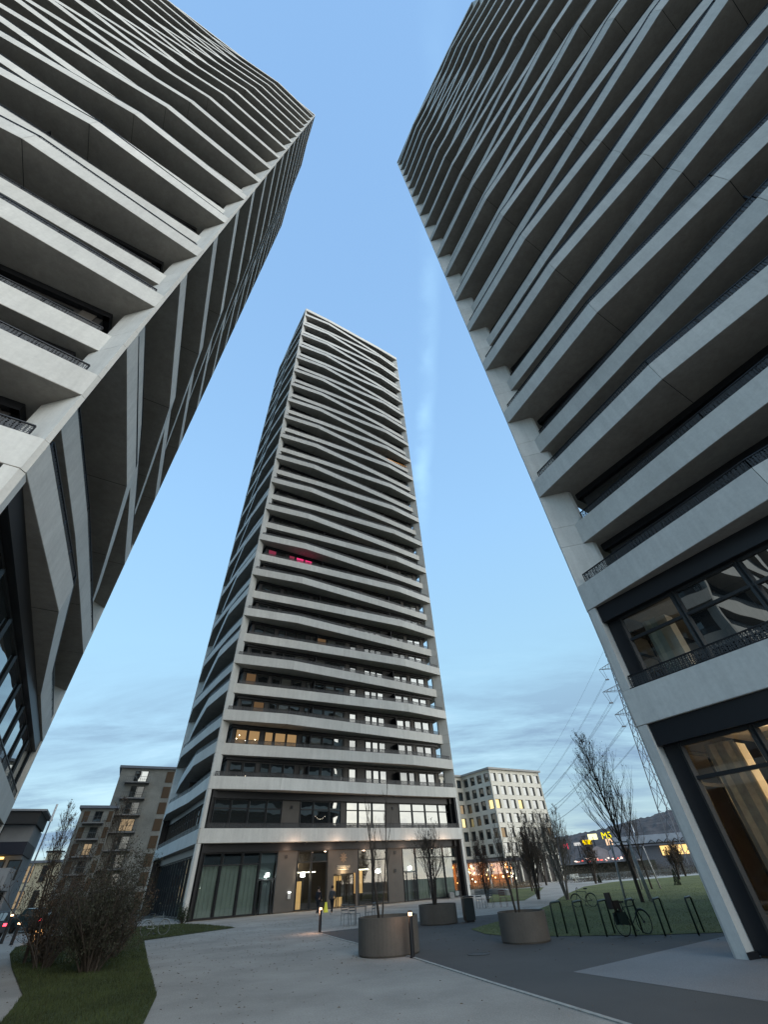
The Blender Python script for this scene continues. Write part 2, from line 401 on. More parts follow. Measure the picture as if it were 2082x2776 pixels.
        for n in range(0, s.nroof):
            z0 = zlev(n)+0.42; z1 = zlev(n+1)-0.42
            for f in vis:
                W = WR[f]; pat = WPAT if LEN[f] > 27 else WPAT25
                for k, (a, b) in enumerate(pat):
                    if n < window_top and f == vis[0]:
                        lit = LIT.get((s.t.name, n, k))
                        fr = MB()
                        for q in ((a, a+0.06), (b-0.06, b)): fr.bar(s.P(f, (q[0]+q[1])/2, -W+0.045, z0), s.P(f, (q[0]+q[1])/2, -W+0.045, z1), 0.06, 0.09)
                        fr.bar(s.P(f, a, -W+0.045, z0+0.03), s.P(f, b, -W+0.045, z0+0.03), 0.085, 0.06); fr.bar(s.P(f, a, -W+0.045, z1-0.03), s.P(f, b, -W+0.045, z1-0.03), 0.085, 0.06)
                        o = fr.build('window', FRAME, t)
                        MB().quad(s.P(f, a+0.06, -W+0.02, z0+0.06), s.P(f, b-0.06, -W+0.02, z0+0.06), s.P(f, b-0.06, -W+0.02, z1-0.06), s.P(f, a+0.06, -W+0.02, z1-0.06)).build('pane', lit or random.choice((GLASS, GLASS, GLASS, GLASSD, GLASSC)), o)
                    else:
                        up.quad(s.P(f, a+0.06, -W+0.02, z0+0.06), s.P(f, b-0.06, -W+0.02, z0+0.06), s.P(f, b-0.06, -W+0.02, z1-0.06), s.P(f, a+0.06, -W+0.02, z1-0.06))
                # wall piers in a lighter tone stand a little proud
                if LEN[f] > 27:
                    for a, b in ((14.80, 15.36), (16.50, 17.52), (24.66, 25.16), (27.75, 28.2)):
                        if n < 12 and f == vis[0]:
                            MB().box((0, 0, 0), (b-a, 0.05, FL-0.62), zrot(HEAD[f])).build('wall_pier', TAUPE, t, loc=s.P(f, (a+b)/2, -W+0.03, (z0+z1)/2-0.0))
                for a in ((10.15, 21.78) if LEN[f] > 27 else (12.5,)):
                    o0 = -W; o1 = min(0.3, 0.0)-0.25
                    A = s.P(f, a, o0, 0); B = s.P(f, a, o1, 0)
                    MB().box((0, 0, 0), ((B-A).length, 0.05, 2.15), zrot(HEAD[f]+90)).build('balcony_divider', BLACK, t, loc=(A+B)/2+Vector((0, 0, zlev(n)+0.30+1.08)))
        up.build('upper_window', GLASSD, t, kind='stuff')
        # roof deck plant room
        pr = [s.P(f, 6, -6) for f in range(4)]
        MB().poly_prism([(p.x, p.y) for p in pr], zlev(s.nroof)+0.3, zlev(s.nroof)+2.6).build('roof_plant_room', CLAD, t)
WPAT = [(1.94, 3.18), (3.31, 4.58), (5.09, 6.05), (6.22, 7.51), (7.60, 8.83), (9.43, 9.98), (10.4, 11.83), (11.97, 13.29), (13.4, 14.63), (15.43, 16.36),
        (17.66, 18.5), (18.62, 19.47), (19.59, 20.52), (21.9, 22.3), (22.42, 23.52), (23.72, 24.58), (25.24, 26.39), (26.53, 27.63)]
WPAT25 = [(1.95, 3.2), (3.3, 4.6), (5.1, 6.4), (6.5, 7.8), (8.6, 9.9), (10.0, 11.3), (13.3, 14.6), (14.7, 16.0), (16.8, 18.1), (18.2, 19.5), (20.4, 21.6), (21.7, 23.0)]
LIT = {}
def T_is_right(s): return s is right
def belt(s, f, z0, z1, items, o=None, transom=None, parent=None):
    """shopfront storey: items = (start, end, kind)"""
    t = s.t; o = OUTW[(s.t.name, f)] if o is None else o
    for a, b, k in items:
        if k in ('glass', 'see', 'dim'):
            fr = MB(); w = 0.10
            for q in (a+w/2, b-w/2): fr.bar(s.P(f, q, o+0.02, z0), s.P(f, q, o+0.02, z1), w, 0.12)
            for zz in [z0+0.05, z1-0.05]+([transom] if transom else []): fr.bar(s.P(f, a, o+0.02, zz), s.P(f, b, o+0.02, zz), 0.11, 0.09)
            w_ = fr.build('shopfront_window', FRAME, t)
            zs = [z0+0.09]+([transom-0.04, transom+0.04] if transom else [])+[z1-0.09]
            for i in range(0, len(zs), 2):
                MB().quad(s.P(f, a+w, o, zs[i]), s.P(f, b-w, o, zs[i]), s.P(f, b-w, o, zs[i+1]), s.P(f, a+w, o, zs[i+1])).build('pane', {'glass': GLASS, 'see': GLASST, 'dim': GLASSD}[k], w_)
        elif k == 'dark' and T_is_right(s):
            A = s.P(f, (a+b)/2, o-0.06, (z0+z1)/2); MB().box((0, 0, 0), (b-a, 0.16, z1-z0), zrot(HEAD[f])).build('wall_panel', BLACK, t, loc=A)
        elif k == 'wall':
            A = s.P(f, (a+b)/2, o-0.06, (z0+z1)/2); MB().box((0, 0, 0), (b-a, 0.16, z1-z0), zrot(HEAD[f])).build('wall_panel', TAUPE, t, loc=A)
        elif k == 'dark':
            A = s.P(f, (a+b)/2, o-0.06, (z0+z1)/2); MB().box((0, 0, 0), (b-a, 0.16, z1-z0), zrot(HEAD[f])).build('wall_panel', CLAD, t, loc=A)
def beam(s, f, z0, z1):
    o = OUTW[(s.t.name, f)]
    MB().bar(s.P(f, 0.42, o+0.10, (z0+z1)/2), s.P(f, LEN[f]-0.42, o+0.10, (z0+z1)/2), 0.36, z1-z0).build('head_beam', BLACK, s.t)
def core(s, o, z0, z1, m=CLAD, name='inner_wall'):
    pts = [s.P(f, o, -o) for f in range(4)]; return MB().poly_prism([(p.x, p.y) for p in pts], z0, z1).build(name, m, s.t)

WARM = emis('warm_room_light', (1.0, 0.62, 0.28), 0.20)
WARM3 = emis('faint_room_light', (1.0, 0.6, 0.3), 0.07)
WARM2 = emis('amber_lobby_light', (1.0, 0.58, 0.20), 0.42)
PINK = emis('pink_room_light', (0.95, 0.05, 0.22), 0.55)
PINK2 = emis('faint_pink_room_light', (0.6, 0.08, 0.16), 0.20)
BULB = emis('bulb', (1.0, 0.85, 0.6), 6.0)
WHITEL = emis('white_lamp', (0.9, 1.0, 0.95), 6.0)
def uvec(d): return Vector(d)
CC = Vector((-18.23, 45.01, 0)); CLc = Vector((-7.96, 5.76, 0)); CRc = Vector((7.42, 14.30, 0))
center = Tower('tall wavy-balcony tower standing free in the middle behind the plaza', CC, 37, 121.4)
for k in (0, 1, 2, 3, 4): LIT[(center.t.name, 1, k)] = WARM
LIT[(center.t.name, 9, 3)] = PINK; LIT[(center.t.name, 9, 4)] = PINK; LIT[(center.t.name, 9, 2)] = PINK2; LIT[(center.t.name, 9, 0)] = PINK2
for q in ((11, 9), (11, 10), (12, 5), (2, 1), (13, 12), (5, 6), (3, 0)): LIT[(center.t.name,)+q] = WARM3
center.build([0, 3], [0, 1, 3], 15)
cl0 = CLc-az(57)*30
left = Tower('wavy-balcony tower looming at the upper left with its corner over the lawn', cl0, 32, 106.0)
left.build([0, 1], [1, 2], 0)
cr0 = CRc-az(-33)*0+az(147)*25
right = Tower('wavy-balcony tower filling the right edge above a glazed ground floor', cr0, 35, 115.0)
right.build([3], [3], 0)
# window bulbs on the lit storey
for a, z in ((2.35, 13.9), (2.1, 13.55), (3.05, 13.45), (4.1, 13.6)):
    MB().lathe([(0.01, -0.05), (0.05, 0), (0.01, 0.05)], n=8).build('room_lamp', BULB, center.t, loc=center.P(0, a, -1.15, z))
for a, z in ((2.7, 10.2), (3.6, 9.95), (3.65, 10.25)):
    MB().lathe([(0.01, -0.04), (0.04, 0), (0.01, 0.04)], n=8).build('room_lamp', BULB, center.t, loc=center.P(0, a, -1.15, z))
# ---- street storeys of the middle tower
OUTW = {}
for T_ in (center, left, right):
    for f in range(4): OUTW[(T_.t.name, f)] = -1.0 if T_ is center else -0.36
core(center, 3.6, 0.0, 4.9); core(center, 1.12, 5.2, 8.9)
for T_, fs in ((center, (0, 1, 2, 3)), (left, (0, 1, 2, 3)), (right, (0, 1, 2, 3))):
    for f in fs:
        beam(T_, f, 4.30, 4.895); beam(T_, f, 8.30, 8.895)
front1 = [(0.62, 2.65, 'dim'), (2.65, 4.38, 'dim'), (4.38, 6.17, 'dim'), (6.17, 7.82, 'dim'), (7.82, 9.70, 'wall'), (9.74, 11.2, 'glass'), (11.2, 13.02, 'glass'), (13.02, 14.41, 'glass'),
          (14.41, 15.01, 'wall'), (15.01, 16.5, 'glass'), (16.5, 18.26, 'glass'), (18.26, 20.07, 'glass'), (20.07, 21.81, 'wall'), (21.81, 23.63, 'glass'), (23.63, 25.48, 'glass'), (25.48, 27.42, 'glass'), (27.42, 29.3, 'glass')]
belt(center, 0, 5.75, 8.30, front1, transom=7.55)
front0 = [(0.80, 2.67, 'see'), (2.67, 4.5, 'see'), (4.5, 6.18, 'see'), (7.9, 9.87, 'wall'), (9.87, 11.33, 'see'), (11.33, 13.05, 'see'),
          (16.5, 18.2, 'see'), (18.2, 20.0, 'see'), (20.0, 21.9, 'wall'), (23.6, 25.5, 'see'), (25.5, 27.4, 'see'), (27.4, 29.2, 'see')]
belt(center, 0, 0.05, 4.30, front0, transom=3.42)
# side belts: narrow dark ribs over glass
for T_, f in ((center, 3), (left, 1), (left, 0), (right, 3)):
    L_ = LEN[f]
    if T_ is right:
        cuts = [0.42, 0.9, 2.9, 4.9, 6.9, 8.9, 10.9, 12.9, 14.9, 16.9, 18.9, 20.9, 22.9, 24.5]
        belt(T_, f, 0.05, 4.30, [(a, b, 'see' if a > .5 else 'dark') for a, b in zip(cuts, cuts[1:])], transom=3.42)
        belt(T_, f, 5.75, 8.30, [(a, b, 'dark' if a < .5 else 'see' if a < 2 else 'glass') for a, b in zip(cuts, cuts[1:])], transom=7.45)
    else:
        n_ = int((L_-0.9)/(1.45 if T_ is center else 2.9)); st = (L_-0.9)/n_
        its = [(0.45+k*st, 0.45+(k+1)*st, 'dim') for k in range(n_)]
        belt(T_, f, 0.05, 4.30, its); belt(T_, f, 5.75, 8.30, its, transom=7.55 if T_ is center else None)
core(left, 0.5, 0.0, 4.9); core(left, 0.5, 5.2, 8.9)
for f in range(4):
    for a in (0.62, LEN[f]-0.62):
        for z0, z1 in ((0.0, 4.9), (5.75, 8.9)):
            MB().box((0, 0, 0), (0.08, 0.95, z1-z0-0.02), zrot(HEAD[f])).build('return_jamb', BLACK, center.t, loc=center.P(f, a, -0.52, (z0+z1)/2))
# vertical fins between the dark side windows
for T_, f in ((center, 3),):
    for k in range(17):
        a = 1.4+k*1.38
        MB().box((0, 0, 0), (0.06, 0.18, 2.5), zrot(HEAD[f])).build('facade_fin', TAUPE, T_.t, loc=T_.P(f, a, -0.88, 7.0))
# ---- right tower rooms behind the glass
for z0, z1, tr_ in ((0.05, 4.30, 3.42), (5.75, 8.30, 7.45)):
    belt(right, 2, z0, z1, [(0.5, 24.3, 'dark'), (24.3, 25.9, 'see'), (25.9, 26.9, 'dark'), (26.9, 28.5, 'see'), (28.5, 29.58, 'dark')], transom=tr_)
core(right, 5.2, 0.0, 4.9, mat('room_back_wall', (0.50, 0.40, 0.28), 0.8, noise=(0.8, 0.15, 3)), 'room_wall')
core(right, 4.8, 5.2, 8.9, MATS['room_back_wall'], 'room_wall')
pts = [right.P(f, 0.45, -0.45) for f in range(4)]
FLOORM = mat('room_floor', (0.16, 0.12, 0.08), 0.5)
MB().poly_prism([(p.x, p.y) for p in pts], 0.0, 0.06).build('room_floor', FLOORM, right.t)
for a in (1.5, 9.5, 17.0):
    MB().box((0, 0, 0), (0.5, 0.5, 4.2), zrot(147)).build('room_column', CONC2, right.t, loc=right.P(3, a, -2.1, 2.15))
    MB().box((0, 0, 0), (0.5, 0.5, 2.9), zrot(147)).build('room_column', CONC2, right.t, loc=right.P(3, a, -2.1, 6.95))
def curtain(T_, f, a, b, o, z0, z1, m=CURT, name='curtain'):
    mb = MB(); n = max(4, int((b-a)/0.12)); p0 = None
    for k in range(n+1):
        q = a+(b-a)*k/n; p = T_.P(f, q, o+0.05*math.sin(k*2.1)+0.02*math.sin(k*0.7), 0)
        if p0 is not None: mb.quad((p0.x, p0.y, z0), (p.x, p.y, z0), (p.x, p.y, z1), (p0.x, p0.y, z1))
        p0 = p
    return mb.build(name, m, T_.t, smooth=True)
CURTG = mat('pale_green_curtain', (0.42, 0.50, 0.46), 0.9, noise=(1.0, 0.10, 2))
for a, b in ((0.9, 2.6), (2.75, 4.4), (4.6, 6.1)): curtain(center, 0, a, b, -1.35, 0.08, 3.38, CURTG)
curtain(center, 0, 23.8, 25.4, -1.35, 0.08, 3.38, CURTG); curtain(center, 0, 26.0, 28.9, -1.35, 0.08, 3.38, CURTG)
for a, b in ((1.05, 1.85), (2.35, 2.8), (3.0, 3.9), (5.6, 6.8), (12.0, 14.5)):
    curtain(right, 3, a, b, -1.45, 0.08, 4.28)
curtain(right, 3, 1.1, 1.6, -1.4, 5.8, 8.25, CURTG); curtain(right, 3, 7.5, 8.4, -1.4, 5.8, 8.25)
AMB = mat('lit_amber_wall', (0.55, 0.36, 0.16), 0.7, noise=(1.3, 0.25, 4), emit=((1.0, 0.55, 0.2), 0.16))  # room light on the wall put in as a faint glow
MB().box((0, 0, 0), (2.6, 0.08, 4.1), zrot(147)).build('room_wall_panel', AMB, right.t, loc=right.P(3, 3.9, -4.2, 2.1))
MB().box((0, 0, 0), (4.6, 0.08, 4.1), zrot(147)).build('room_wall_panel', AMB, right.t, loc=right.P(3, 9.0, -4.9, 2.1))
rd = MB()
for k in range(14): rd.box((0, 0, k*0.11), (1.9, 0.10, 0.025), zrot(147))
rd.build('radiator', mat('radiator_metal', (0.30, 0.27, 0.22), 0.5), right.t, loc=right.P(3, 4.4, -1.5, 0.25))
lr = MB(); n_ = 24
for k in range(n_):
    t0, t1 = 2*math.pi*k/n_, 2*math.pi*(k+1)/n_
    lr.bar((0.22*math.cos(t0), 0, 0.22*math.sin(t0)), (0.22*math.cos(t1), 0, 0.22*math.sin(t1)), 0.03, 0.03)
lr.build('ring_lamp', emis('ring_lamp_light', (1.0, 0.78, 0.45), 1.6), right.t, loc=right.P(3, 4.0, -4.0, 2.9)).rotation_euler = (0, 0, zrot(147))
MB().box((0, 0, 0), (2.4, 0.07, 0.05), zrot(147)).build('strip_lamp', emis('strip_lamp_light', (1.0, 0.86, 0.6), 1.8), right.t, loc=right.P(3, 4.6, -2.6, 8.05))
MB().box((0, 0, 0), (0.35, 0.35, 0.03), zrot(147)).build('room_lamp', BULB, right.t, loc=right.P(3, 6.6, -3.0, 4.2))
# ---- lobby of the middle tower
LOB = mat('lobby_wall', (0.16, 0.12, 0.085), 0.7, noise=(1.0, 0.2, 3))
pts = [center.P(f, 1.06, -1.06) for f in range(4)]
MB().poly_prism([(p.x, p.y) for p in pts], 0.0, 0.03).build('lobby_floor', FLOORM, center.t)
for a in (8.0, 20.9):
    MB().box((0, 0, 0), (0.12, 2.5, 4.2), zrot(57)).build('lobby_partition', LOB, center.t, loc=center.P(0, a, -2.33, 2.14))
def plate(T_, f, a, b, z0, z1, o, m, name, th=0.05):
    return MB().box((0, 0, 0), (b-a, th, z1-z0), zrot(HEAD[f])).build(name, m, T_.t, loc=T_.P(f, (a+b)/2, o, (z0+z1)/2))
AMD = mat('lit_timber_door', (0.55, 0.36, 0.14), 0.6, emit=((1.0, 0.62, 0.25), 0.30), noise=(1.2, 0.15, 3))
plate(center, 0, 10.25, 11.1, 0.05, 2.05, -2.6, AMD, 'inner_door')
plate(center, 0, 17.0, 18.0, 0.9, 2.6, -2.9, AMD, 'inner_door')
for a, b in ((9.95, 10.5), (10.6, 11.25), (11.35, 12.2), (16.7, 18.2)):
    plate(center, 0, a, b, 2.66, 2.72, -1.9, emis('lobby_tube_light', (1.0, 0.92, 0.70), 5.0), 'tube_lamp', 0.06)
# sign wall and entrance
plate(center, 0, 13.10, 16.45, 2.45, 4.28, -1.0, TAUPE, 'sign_wall', 0.14)
plate(center, 0, 13.10, 13.75, 0.03, 2.45, -1.0, TAUPE, 'sign_wall', 0.14); plate(center, 0, 16.2, 16.45, 0.03, 2.45, -1.0, TAUPE, 'sign_wall', 0.14)
ent = MB()
for a in (13.80, 14.42, 15.1, 15.65, 16.15): ent.bar(center.P(0, a, -1.25, 0.03), center.P(0, a, -1.25, 2.4), 0.07, 0.08)
ent.bar(center.P(0, 13.8, -1.25, 2.38), center.P(0, 16.15, -1.25, 2.38), 0.08, 0.08)
e_ = ent.build('entrance_door', FRAME, center.t)
MB().quad(center.P(0, 13.85, -1.26, 0.05), center.P(0, 16.12, -1.26, 0.05), center.P(0, 16.12, -1.26, 2.34), center.P(0, 13.85, -1.26, 2.34)).build('pane', GLASST, e_)
plate(center, 0, 13.86, 14.38, 0.1, 2.3, -1.75, AMD, 'lit_panel'); plate(center, 0, 14.46, 15.0, 1.95, 2.3, -1.75, AMD, 'lit_panel'); plate(center, 0, 14.46, 15.0, 0.1, 0.75, -1.6, AMD, 'lit_panel')
SIGNM = mat('sign_letter_metal', (0.50, 0.46, 0.38), 0.5, emit=((0.9, 0.8, 0.65), 0.05)); EMBM = mat('sign_emblem_metal', (0.26, 0.18, 0.12), 0.5)
def text(body, size, m, parent, loc, rot, name='sign_lettering', ext=0.02, align='CENTER'):
    c = bpy.data.curves.new(name, 'FONT'); c.body = body; c.size = size; c.extrude = ext; c.align_x = align; c.materials.append(m); c.resolution_u = 3
    tmp = bpy.data.objects.new(name, c); COL.objects.link(tmp); bpy.context.view_layer.update(); me = bpy.data.meshes.new_from_object(tmp.evaluated_get(bpy.context.evaluated_depsgraph_get())); bpy.data.objects.remove(tmp); bpy.data.curves.remove(c)
    o = link(name, me, parent, loc); o.rotation_euler = rot; return o
fr_rot = (R_(90), 0, zrot(57))
sb = center.P(0, 14.78, -0.90, 0)
text('ZINNSKA I', 0.30, SIGNM, center.t, sb+Vector((0, 0, 2.86)), fr_rot)
plate(center, 0, 14.17, 15.40, 2.74, 2.79, -0.91, SIGNM, 'sign_underline', 0.02)
em = MB()
for k in range(8):
    t0 = 2*math.pi*k/8; c_ = (0.17*math.cos(t0), 0.17*math.sin(t0))
    p = [(0, 0)]+[(0.36*math.cos(t0+d_)*q, 0.36*math.sin(t0+d_)*q) for d_, q in ((-0.30, .62), (-0.16, .95), (0, 1.12), (0.16, .95), (0.30, .62))]
    b0 = len(em.v)
    for y in (0.0, -0.03): em.v += [(a, y, b) for a, b in p]
    m_ = len(p); em.f.append(tuple(b0+i for i in range(m_))); em.f.append(tuple(b0+m_+i for i in range(m_-1, -1, -1)))
    for i in range(m_): em.f.append((b0+i, b0+m_+i, b0+m_+(i+1) % m_, b0+(i+1) % m_))
em.build('sign_emblem', EMBM, center.t, loc=sb+Vector((0, 0, 3.66))).rotation_euler = (0, 0, zrot(57))
# glazed side doors with lamps above
for a, b in ((6.18, 7.9), (21.9, 23.6)):
    fr = MB()
    for q in (a+0.05, a+0.42, b-0.30, b-0.05): fr.bar(center.P(0, q, -1.0, 0.03), center.P(0, q, -1.0, 2.3 if a+0.1 < q < b-0.1 else 4.3), 0.10, 0.12)
    for zz in (2.32, 4.25): fr.bar(center.P(0, a, -1.0, zz), center.P(0, b, -1.0, zz), 0.12, 0.12)
    d_ = fr.build('glazed_door', FRAME, center.t)
    MB().quad(center.P(0, a+.1, -1.0, 0.05), center.P(0, b-.1, -1.0, 0.05), center.P(0, b-.1, -1.0, 4.2), center.P(0, a+.1, -1.0, 4.2)).build('pane', GLASST, d_)
    curtain(center, 0, a+0.45, b-0.35, -1.4, 0.08, 2.2, mat('blue_grey_blind', (0.34, 0.40, 0.42), 0.9))
    plate(center, 0, a+.1, b-.1, 2.4, 4.2, -1.6, mat('dim_fanlight_wall', (0.20, 0.25, 0.26), 0.8), 'fanlight_wall')
    lamp = MB().box((0, 0, 0), (0.26, 0.12, 0.26), zrot(57)).build('wall_lamp', WHITEL, center.t, loc=center.P(0, (a+b)/2, -0.86, 2.62))
for a, z in ((10.5, 2.52), (18.84, 2.50)):
    MB().box((0, 0, 0), (0.34, 0.14, 0.34), zrot(57)).build('wall_lamp', WHITEL, center.t, loc=center.P(0, a, -0.88, z))
def point(name, loc, e, col, r=0.1):
    l = bpy.data.lights.new(name, 'POINT'); l.energy = e; l.color = col; l.shadow_soft_size = r
    o = bpy.data.objects.new(name, l); COL.objects.link(o); o.location = loc; return o
for a, e, c in ((10.5, 30, (1, .8, .55)), (14.8, 24, (1, .72, .4)), (18.84, 30, (1, .8, .55)), (7.0, 14, (.85, 1, .95)), (22.95, 14, (.85, 1, .95))):
    point('lamp_glow', CC+center.P(0, a, -0.6, 2.5), e, c)
for a in (9.0, 13.5, 18.0, 22.5, 27.0): point('soffit_glow', CC+center.P(0, a, 0.5, 4.3), 26, (1, .66, .46), 0.1)
for a, e in ((11.5, 26), (17.5, 26)): point('lobby_glow', CC+center.P(0, a, -2.4, 3.3), e, (1, .7, .38))
for a, e in ((2.4, 70), (5.5, 120), (10, 120)): point('room_glow', Vector((cr0.x, cr0.y, 0))+right.P(3, a, -3.6, 3.4), e, (1, .68, .36), 0.3)
point('room_glow', Vector((cr0.x, cr0.y, 0))+right.P(3, 5.0, -3.2, 7.6), 40, (1, .85, .65), 0.3)
# letterbox panel, vents and soffit spots on the front
plate(center, 0, 9.15, 9.42, 0.9, 1.25, -0.90, mat('intercom_panel', (0.5, 0.5, 0.48), 0.4), 'intercom'); plate(center, 0, 9.18, 9.4, 1.3, 1.38, -0.90, WHITEL, 'intercom_lamp')
for a, z in ((8.7, 7.6), (8.6, 3.75), (20.9, 7.7), (20.9, 3.8), (20.8, 2.35)): plate(center, 0, a, a+0.22, z, z+0.25, -0.90, BLACK, 'air_vent', 0.04)
for k in range(6): MB().lathe([(0.07, 0), (0.07, 0.16)], n=10).build('soffit_spot', BLACK, center.t, loc=center.P(0, 10.3+k*1.9, -0.35, 4.74))
for n in range(1, 10): plate(center, 0, 16.9, 17.1, zlev(n)+2.2, zlev(n)+2.4, -1.18, BLACK, 'air_vent', 0.03)
# window lights in a garland on the first floor, round room lamps
for k in range(7): MB().lathe([(0.006, -.018), (0.018, 0), (0.006, .018)], n=6).build('garland_bulb', emis('garland_light', (1, .9, .7), 2.0), center.t, loc=center.P(0, 11.5+k*0.18, -0.97, 7.0-0.25*math.sin(math.pi*k/6)))
# small orange lights along one high balcony
for k in range(16):
    MB().lathe([(0.02, -.05), (0.06, 0), (0.02, .05)], n=6).build('balcony_bulb', emis('orange_bulb', (1.0, 0.45, 0.12), 2.5), center.t, loc=center.P(0, 21+k*0.5, -0.25, zlev(20)+1.18))
# ------------------------------------------------------------------ ground
def sheet(name, pts, z, m, kind='structure'):
    o = MB(); o.v = [(x, y, z) for x, y in pts]; o.f = [tuple(range(len(pts)))]
    ob = o.build(name, m); ob['kind'] = kind; return ob
def asphalt(name, col, am=0.12, fine=60):
    return mat(name, col, 0.92, spec=0.25, noise=(0.35, am, 4), noise2=(fine, 0.28, 3), bump=(fine, 0.5, 0.01))
PATHM = asphalt('pale_asphalt', (0.315, 0.29, 0.255), 0.2); DARKA = asphalt('dark_asphalt', (0.088, 0.083, 0.078)); SLABM = asphalt('grey_paving', (0.20, 0.197, 0.195), 0.1)
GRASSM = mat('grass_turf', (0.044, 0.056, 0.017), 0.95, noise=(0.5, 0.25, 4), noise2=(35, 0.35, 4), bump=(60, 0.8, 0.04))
sheet('ground', [(-3000, -800), (3000, -800), (3000, 4000), (-3000, 4000)], -0.012, asphalt('plain_ground', (0.075, 0.07, 0.055), 0.2, 3))
sheet('plaza', [(-40, -20), (60, -20), (60, 112), (-24, 112), (-24, 60), (-40, 40)], -0.004, PATHM)
sheet('asphalt_square', [(-4.55, 28.3), (-2.6, 23.6), (0.0, 17.85), (1.65, 13.3), (3.02, 9.7), (5.2, 3.5), (8.5, -8), (24, -8), (24, 26), (14, 34), (6.5, 33.6), (0.4, 31.2)], 0.0, DARKA)
sheet('paved_apron', [(3.6, 13.9), (5.4, 10.75), (9.5, 3.5), (15, -8), (46, -8), (46, 24), (24, 27), (9.5, 18.1)], 0.004, SLABM)
def stone_edge(pts, name='path_edge'):
    mb = MB()
    for a, b in zip(pts, pts[1:]): mb.bar((a[0], a[1], 0.004), (b[0], b[1], 0.004), 0.09, 0.02)
    o = mb.build(name, mat('edge_stone', (0.34, 0.33, 0.30), 0.9, noise=(8, 0.2, 3))); o['kind'] = 'structure'
stone_edge([(-4.55, 28.3), (-2.6, 23.6), (0.0, 17.85), (1.65, 13.3), (3.02, 9.7), (5.2, 3.5), (7, -2)])
LAWNS = {
 'right_lawn': [(2.6, 25.1), (2.9, 22.9), (3.6, 21.5), (5.0, 20.75), (8.0, 19.35), (9.7, 18.95), (14, 17.9), (30, 22), (56, 56), (76, 101), (52, 97), (33, 86), (22, 70), (14.5, 52), (9.3, 38), (6, 30.6), (4, 27.6)],
 'left_lawn': [(-5.0, 9.5), (-4.95, 11.5), (-5.95, 14.2), (-9.75, 21.7), (-13.9, 30.1), (-10.8, 35.5), (-14.6, 40.6), (-17.6, 43.8), (-24, 42), (-21.2, 30.9), (-18.9, 27.3), (-14.6, 21.5), (-9.9, 15.4), (-8.2, 12.4), (-7.0, 9.5)],
 'mound_lawn': [(6.4, 46), (9.4, 46), (14.5, 62), (19, 78), (14, 80), (9.5, 64)]}
GRASSR = mat('park_turf', (0.105, 0.115, 0.034), 0.95, noise=(0.25, 0.28, 5), noise2=(12, 0.3, 4), bump=(40, 0.8, 0.05))
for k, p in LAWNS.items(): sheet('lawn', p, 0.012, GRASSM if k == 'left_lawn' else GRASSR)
sheet('footpath', [(24, 84), (30, 82.5), (52, 93), (80, 99), (80, 107), (50, 101), (30, 92)], 0.02, mat('gravel_path', (0.36, 0.35, 0.31), 0.95, noise=(2, 0.2, 3)))
def inside(p, x, y):
    r = False; j = len(p)-1
    for i in range(len(p)):
        if (p[i][1] > y) != (p[j][1] > y) and x < (p[j][0]-p[i][0])*(y-p[i][1])/(p[j][1]-p[i][1])+p[i][0]: r = not r
        j = i
    return r
def grass(poly_, n, rmax, label, hs=0.06):
    xs = [p[0] for p in poly_]; ys = [p[1] for p in poly_]; mb = MB(); c = 0; tries = 0
    while c < n and tries < n*12:
        tries += 1
        x = random.uniform(min(xs), max(xs)); y = random.uniform(min(ys), min(max(ys), rmax))
        if not inside(poly_, x, y): continue
        d = math.hypot(x, y)
        if random.random() > min(1, (16/d)**2): continue
        c += 1; h = hs*random.uniform(0.5, 1.4); w = 0.006*max(1, (d/12)**.6); t = random.uniform(0, math.pi)
        dx, dy = math.cos(t)*w, math.sin(t)*w; lx, ly = random.uniform(-.5, .5)*h, random.uniform(-.5, .5)*h
        b = len(mb.v); mb.v += [(x-dx, y-dy, 0.01), (x+dx, y+dy, 0.01), (x+lx, y+ly, h)]; mb.f.append((b, b+1, b+2))
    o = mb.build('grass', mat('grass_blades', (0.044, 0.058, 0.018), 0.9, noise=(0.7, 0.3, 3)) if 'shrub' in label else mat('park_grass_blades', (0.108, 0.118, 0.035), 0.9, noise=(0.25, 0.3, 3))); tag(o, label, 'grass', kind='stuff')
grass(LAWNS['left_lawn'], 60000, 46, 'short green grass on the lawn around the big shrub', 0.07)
grass(LAWNS['right_lawn'], 50000, 60, 'short green grass on the lawn behind the bicycle hoops', 0.035)
fl = MB(); random.seed(21)
for k in range(2600):
    x = random.gauss(-8, 5) if k % 3 else random.gauss(5, 6); y = random.uniform(9, 40)
    if k % 3 == 0 and y < 17: continue
    a = random.uniform(0, 6.28); s_ = random.uniform(0.015, 0.04); b = len(fl.v); z = 0.03
    fl.v += [(x+s_*math.cos(a), y+s_*math.sin(a), z), (x-s_*.5*math.sin(a), y+s_*.5*math.cos(a), z+.012), (x-s_*math.cos(a), y-s_*math.sin(a), z), (x+s_*.5*math.sin(a), y-s_*.5*math.cos(a), z+.006)]; fl.f.append((b, b+1, b+2, b+3))
tag(fl.build('fallen_leaves', mat('dead_leaves', (0.11, 0.07, 0.04), 0.9)), 'dead brown leaves scattered over the lawns and paths', 'leaves', kind='stuff')
